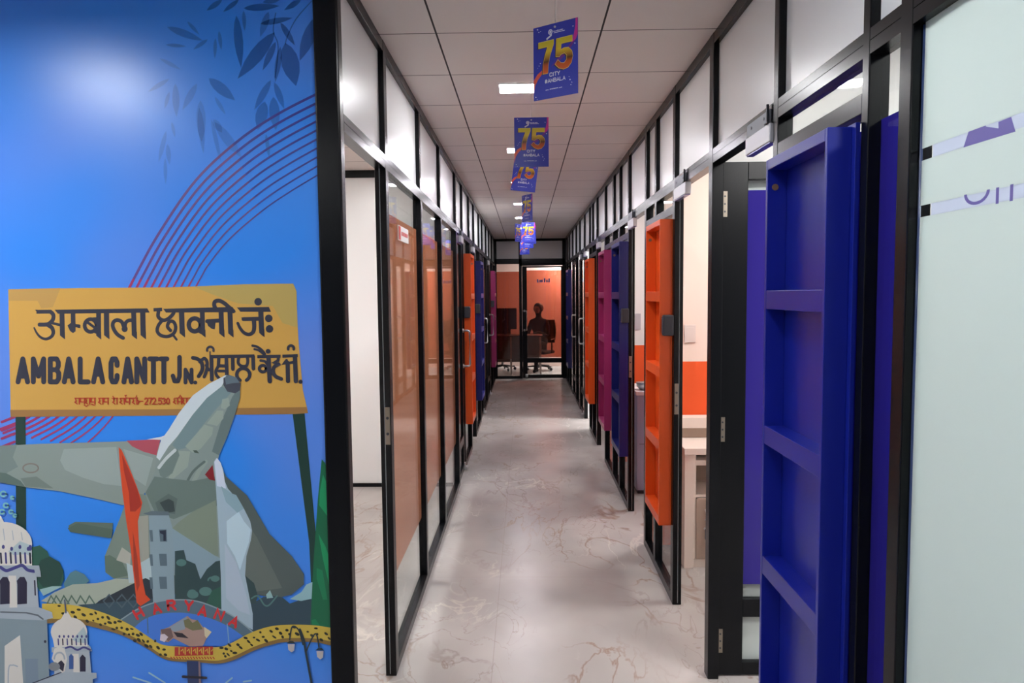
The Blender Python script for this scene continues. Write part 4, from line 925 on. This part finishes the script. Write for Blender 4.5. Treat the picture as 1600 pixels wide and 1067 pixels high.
A.poly([(382, 900), (396, 912), (402, 932), (398, 944), (386, 944)], T2); A.stroke([(392, 936), (402, 932), (412, 946), (420, 946), (432, 932)], 2.4, T3, True); A.poly([(415, 930), (421, 923), (426, 935), (416, 936)], mc('roof_mint', 150, 186, 186))
A.poly([(452, 937), (470, 926), (478, 914), (488, 910), (488, 936), (470, 940)], mc('canopy_aqua', 148, 188, 196))
# tower
A.lay = 13
TW = mc('tower_blue', 138, 160, 170); A.poly([(231, 806), (262, 804), (268, 825), (272, 938), (238, 942), (233, 860)], TW); A.poly([(222, 803), (236, 799), (262, 800), (264, 806), (232, 806)], mc('tower_cap', 96, 112, 120))
for y in (828, 866, 902):
    A.poly([(247, y), (259, y), (260, y + 19), (249, y + 19)], mc('tower_window', 92, 112, 122)); A.poly([(232, y + 1), (237, y + 1), (238, y + 19), (234, y + 19)], mc('tower_window', 92, 112, 122))
A.lay = 14; A.poly([(248, 830), (258, 829), (258, 846), (254, 846), (254, 836), (249, 834)], mc('tower_hole', 38, 48, 66))
# flags
A.lay = 15
A.poly([(184, 699), (189, 704), (200, 730), (212, 760), (221, 786), (219, 795), (214, 815), (215, 840), (217, 870), (222, 910), (226, 930), (234, 938), (218, 948), (212, 942), (208, 905), (203, 860), (196, 815), (190, 770), (186, 730)], mc('flag_orange', 214, 78, 42))
A.lay = 16
A.poly([(189, 710), (200, 735), (213, 765), (220, 790), (210, 800), (202, 800), (200, 770), (192, 735)], mc('flag_red', 168, 52, 38)); A.poly([(206, 830), (213, 870), (217, 915), (213, 925), (208, 890)], mc('flag_deep', 164, 58, 42))
A.lay = 15
A.poly([(333, 722), (337, 716), (343, 722), (348, 735), (350, 752), (355, 764), (362, 772), (368, 774), (380, 795), (390, 815), (393, 830), (391, 845), (384, 870), (382, 900), (388, 930), (394, 960), (394, 985), (345, 960), (344, 900), (340, 820), (336, 760)], mc('flag_pale', 164, 186, 200))
A.lay = 16
A.poly([(334, 722), (338, 716), (344, 724), (349, 745), (352, 764), (338, 760)], mc('flag_white', 206, 216, 232)); A.poly([(353, 815), (372, 800), (380, 815), (391, 828), (388, 848), (380, 872), (374, 892), (366, 870), (354, 850)], mc('flag_bright', 190, 214, 226))
A.poly([(344, 760), (362, 772), (368, 774), (380, 795), (370, 802), (352, 785)], mc('flag_aqua', 140, 170, 182)); A.poly([(350, 850), (368, 880), (384, 930), (390, 962), (372, 955), (352, 935)], mc('flag_lilac', 176, 192, 208))
A.lay = 15
A.poly([(502, 718), (507, 724), (530, 790), (530, 990), (484, 985), (486, 940), (489, 880), (496, 780)], mc('flag_green', 22, 104, 70))
A.lay = 16
A.poly([(504, 742), (512, 760), (520, 800), (524, 830), (510, 806), (498, 790), (499, 768)], mc('flag_green_light', 30, 150, 96)); A.poly([(497, 835), (508, 855), (520, 890), (526, 935), (516, 925), (504, 875)], mc('flag_green_light', 30, 150, 96)); A.poly([(494, 888), (503, 892), (511, 938), (504, 938), (494, 905)], mc('flag_green_mid', 26, 128, 84)); A.poly([(486, 970), (492, 968), (500, 980), (488, 982)], mc('flag_green_mid', 26, 128, 84))
# ---- HARYANA arch
A.lay = 17
AG = mc('arch_grey', 88, 112, 126)
def arcpts(pts): return smooth(pts, 6)
outer = arcpts([(188, 969), (215, 952), (245, 941), (275, 938), (305, 940), (335, 950), (365, 965), (396, 990)]); inner = arcpts([(380, 996), (360, 982), (335, 970), (305, 961), (275, 958), (245, 961), (222, 970), (206, 984)])
A.poly(outer + inner, AG); A.lay = 16; A.stroke(outer, 2, mc('arch_edge', 140, 160, 168)); A.lay = 16.5
A.poly(inner + [(206, 984), (228, 1000), (250, 1010), (350, 1010), (368, 1000)], mc('arch_sky', 66, 122, 214))
A.stroke([(229, 964), (230, 990)], 1.6, AG); A.stroke([(354, 976), (357, 1008)], 1.8, mc('pole_pale', 120, 160, 200))
A.lay = 18
HR = mc('haryana_red', 206, 50, 52)
for ch, x, y, a in (('H', 214, 968, -30), ('A', 240, 960, -16), ('R', 262, 954, -6), ('Y', 288, 954, 4), ('A', 309, 961, 12), ('N', 334, 966, 22), ('A', 357, 976, 26)): A.text(ch, x, y, 14, 11, 4.0, HR, 0, math.radians(a))
# spotted band
A.lay = 19
bt = arcpts([(86, 944), (110, 946), (140, 952), (170, 962), (200, 976), (225, 992), (245, 1005), (262, 1010), (300, 1012), (340, 1012), (360, 1006), (390, 990), (420, 980), (450, 977), (490, 978), (530, 984)])
bl = arcpts([(530, 1014), (495, 1005), (450, 1004), (425, 1008), (395, 1018), (365, 1032), (340, 1038), (310, 1036), (270, 1034), (250, 1028), (225, 1012), (190, 994), (150, 982), (120, 976), (86, 974), (64, 976)])
A.poly([(64, 944)] + bt + bl, mc('band_under', 136, 108, 58))
A.lay = 20
bl2 = arcpts([(530, 1007), (495, 999), (450, 998), (425, 1002), (395, 1012), (365, 1026), (340, 1033), (310, 1032), (270, 1030), (250, 1023), (225, 1006), (190, 988), (150, 974), (120, 968), (86, 968), (64, 968)])
A.poly([(64, 944)] + bt + bl2, mc('band_yellow', 206, 178, 72, (12, .06)))
A.lay = 21
SP = mc('spot', 44, 44, 34); rnd = random.Random(4)
def spots(pts, n):
    for i in range(n):
        t = (i + rnd.random() * .6) / n; j = min(int(t * (len(pts) - 1)), len(pts) - 2); f_ = t * (len(pts) - 1) - j
        x = pts[j][0] + (pts[j + 1][0] - pts[j][0]) * f_; y = pts[j][1] + (pts[j + 1][1] - pts[j][1]) * f_
        A.ell((x, y + (5, 14, 21, 10, 18)[i % 5] * .95 + rnd.uniform(-1.5, 1.5)), rnd.uniform(1.8, 4.2), rnd.uniform(1.3, 2.4), SP, 9, None, rnd.uniform(0, .9))
spots([(90, 944), (140, 951), (170, 961), (200, 975), (225, 990), (262, 1009)], 40); spots([(345, 1009), (360, 1004), (390, 989), (420, 979), (450, 976), (490, 978), (522, 982)], 36)
A.lay = 22
A.poly([(272, 1012), (332, 1011), (332, 1024), (272, 1026)], mc('plaque_red', 178, 52, 44))
for k in range(6): A.stroke([(279 + k * 9.5, 1013), (279 + k * 9.5, 1023)], 1.8, mc('band_yellow2', 206, 178, 72)); A.stroke([(282 + k * 9.5, 1018), (285 + k * 9.5, 1015), (286 + k * 9.5, 1021)], 1.4, mc('band_yellow2', 206, 178, 72))
for k in range(16): A.stroke([(266 + k * 4.4, 1027.5), (268 + k * 4.4, 1030)], 1.6, mc('plaque_red', 178, 52, 44))
A.poly([(250, 985), (262, 981), (292, 963), (298, 968), (308, 970), (316, 980), (328, 988), (322, 998), (316, 1010), (296, 1011), (270, 998), (262, 1004), (250, 1002)], mc('relief_taupe', 168, 138, 128))
A.lay = 23
A.poly([(262, 982), (291, 964), (288, 984), (272, 988)], mc('relief_grey', 140, 154, 166)); A.poly([(286, 970), (294, 967), (300, 974), (308, 969), (316, 984), (300, 986), (288, 980)], mc('relief_olive', 116, 114, 82)); A.poly([(270, 988), (284, 990), (294, 998), (276, 996)], mc('relief_dark', 44, 38, 46)); A.poly([(250, 984), (266, 982), (270, 996), (262, 1003), (252, 990)], mc('relief_brown', 116, 92, 88)); A.poly([(250, 992), (256, 991), (262, 996), (256, 1004), (249, 1001)], mc('relief_white', 220, 206, 214)); A.poly([(318, 980), (330, 988), (322, 998), (319, 994)], mc('relief_cream', 216, 204, 172))
A.poly([(291, 1033), (312, 1034), (314, 1100), (294, 1100)], mc('pole_navy', 44, 58, 96)); A.poly([(309, 1034), (312, 1034), (315, 1100), (311, 1100)], mc('pole_tan', 132, 110, 116)); A.stroke([(285, 1058), (321, 1060)], 4, mc('relief_dark', 44, 38, 46))
for a in ([(207, 1059), (232, 1067), (250, 1074)], [(232, 1052), (256, 1067), (266, 1076)], [(352, 1068), (362, 1060)], [(380, 1066), (392, 1064)]): A.stroke(a, 2.4, mc('spray', 150, 190, 210))
# street lamp
LP = mc('lamp_iron', 42, 56, 62)
A.stroke([(468, 984), (474, 1000), (477, 1018), (482, 1045), (487, 1075), (490, 1110)], 3.4, LP, True); A.stroke([(473, 1008), (466, 985), (456, 980), (452, 1000)], 2.2, LP, True); A.stroke([(478, 1018), (488, 996), (494, 992), (498, 1012)], 2.2, LP, True)
for x, y in ((454, 1006), (499, 1017)):
    A.poly([(x - 7, y), (x - 2, y - 4), (x + 3, y - 4), (x + 7, y)], LP); A.poly([(x - 5, y + 1), (x + 6, y + 1), (x + 5, y + 11), (x + 1, y + 14), (x - 4, y + 10)], mc('lamp_milk', 190, 184, 186))
# ---- gurdwara towers
A.lay = 24
DW, DS, DB, DN_ = mc('dome_white', 218, 214, 206), mc('dome_shade', 164, 176, 186), mc('dome_blue', 66, 66, 128), mc('dome_dark', 42, 40, 62)
A.poly([(-60, 970), (72, 962), (74, 1010), (78, 1110), (-60, 1110)], mc('shaft_grey', 134, 152, 160)); A.poly([(6, 1010), (30, 993), (38, 1110), (6, 1110)], DW); A.poly([(38, 1030), (58, 1030), (60, 1110), (40, 1110)], mc('shaft_blue', 124, 142, 158))
A.stroke([(12, 1110), (12, 1048), (18, 1040), (26, 1042)], 2, DS, True)
A.poly([(-60, 890), (55, 888), (60, 955), (-60, 955)], mc('drum', 172, 182, 190)); A.poly([(12, 900), (24, 900), (26, 955), (14, 955)], DW)
for x in (6, 33): A.poly([(x - 7, 945), (x - 7, 914), (x - 8, 908), (x - 3, 902), (x + 4, 902), (x + 8, 910), (x + 8, 944)], DN_)
A.stroke([(53, 908), (54, 930)], 2.4, DN_)
A.poly([(-60, 952), (58, 949), (80, 957), (82, 966), (66, 970), (-60, 964)], mc('cornice', 166, 178, 188)); A.stroke([(0, 957), (40, 958), (58, 962), (66, 968)], 2.4, mc('cornice_dark', 96, 104, 112))
A.ell((4, 850), 45, 34, DW, 30); A.poly([(-50, 855), (48, 848), (49, 885), (-50, 888)], DW); A.poly([(12, 862), (30, 846), (46, 852), (49, 872), (40, 866), (20, 868)], mc('dome_blue_grey', 176, 194, 198))
A.poly([(-60, 884), (60, 884), (62, 896), (50, 898), (40, 890), (30, 892), (20, 890), (10, 893), (-60, 893)], DS); A.stroke([(0, 887), (8, 892), (16, 890), (26, 886), (34, 884), (42, 891), (52, 893)], 5, DB, True)
for k in range(7): A.stroke([(0 + k * 7.6, 864 + abs(3 - k) * .4), (1 + k * 7.6, 880)], 3.0, DB if k % 2 else DN_); A.ell((4 + k * 13 if k < 4 else 46, 855 + (k % 2) * 3), 2.4, 3.4, DB, 8)
for x in (4, 18, 32): A.stroke([(x, 826 + x * .2), (x + 2, 844)], 1.2, DS)
A.poly([(-20, 812), (0, 806), (6, 818), (-20, 822)], DW); A.poly([(52, 888), (62, 892), (63, 902), (55, 902)], DS); A.ell((69.5, 1003), 2, 2.4, DN_, 8)
LFA = mc('leaf_aqua', 120, 186, 190)
for c, r in (((4, 772), 7), ((8, 790), 6), ((18, 778), 4), ((16, 800), 5), ((22, 806), 4), ((2, 800), 6)): A.ring(c, r * .6, r * .55, 2.6, LFA)
# small tower
A.lay = 25
A.poly([(84, 1010), (138, 1008), (142, 1056), (84, 1060)], mc('drum', 172, 182, 190)); A.poly([(112, 1022), (122, 1022), (124, 1056), (114, 1056)], DW)
A.poly([(76, 1058), (90, 1050), (150, 1052), (150, 1060), (144, 1062), (146, 1110), (70, 1110)], mc('cornice', 166, 178, 188)); A.poly([(50, 1068), (96, 1050), (100, 1054), (60, 1075)], DS); A.stroke([(50, 1068), (98, 1050)], 1.6, DN_)
A.ell((107, 988), 28.5, 23, DW, 28); A.poly([(80, 990), (135, 990), (136, 1012), (84, 1012)], DW); A.poly([(92, 972), (101, 956), (105, 956), (114, 972)], DW); A.stroke([(100, 938), (102, 958)], 2.2, mc('spire', 84, 96, 120))
A.poly([(112, 1000), (130, 980), (136, 994), (135, 1006), (120, 1004)], mc('dome_blue_grey', 176, 194, 198))
for k in range(7): A.stroke([(90 + k * 7, 999), (90.5 + k * 7, 1008)], 2.0, DN_ if k % 2 else DB); A.ell((92 + k * 7, 995), 1.6, 2.4, DB, 8)
A.poly([(80, 1012), (140, 1010), (143, 1018), (80, 1020)], DS); A.stroke([(102, 1013), (110, 1011), (120, 1016), (130, 1012), (140, 1016)], 3, DB, True)
A.poly([(124, 1050), (124, 1028), (128, 1023), (133, 1028), (133, 1050)], DN_); A.poly([(107, 1046), (107, 1026), (110, 1022), (114, 1026), (114, 1046)], mc('arch_blue', 60, 90, 150))
A.poly([(80, 1030), (84, 1014), (92, 1010), (100, 1014), (104, 1030), (100, 1050), (96, 1052)], DW); A.ring((92, 1030), 8, 10, 2.6, DS, 180, 360); A.poly([(90, 1044), (90, 1036), (95, 1032), (100, 1038), (98, 1050)], DN_); A.ell((84, 1042), 9, 7, mc('bush_grey', 126, 132, 138), 14)
mo_ = mm.build('mural'); tag(mo_, 'printed wall mural with yellow station board, fighter jet, flags and domed towers on blue', 'mural')
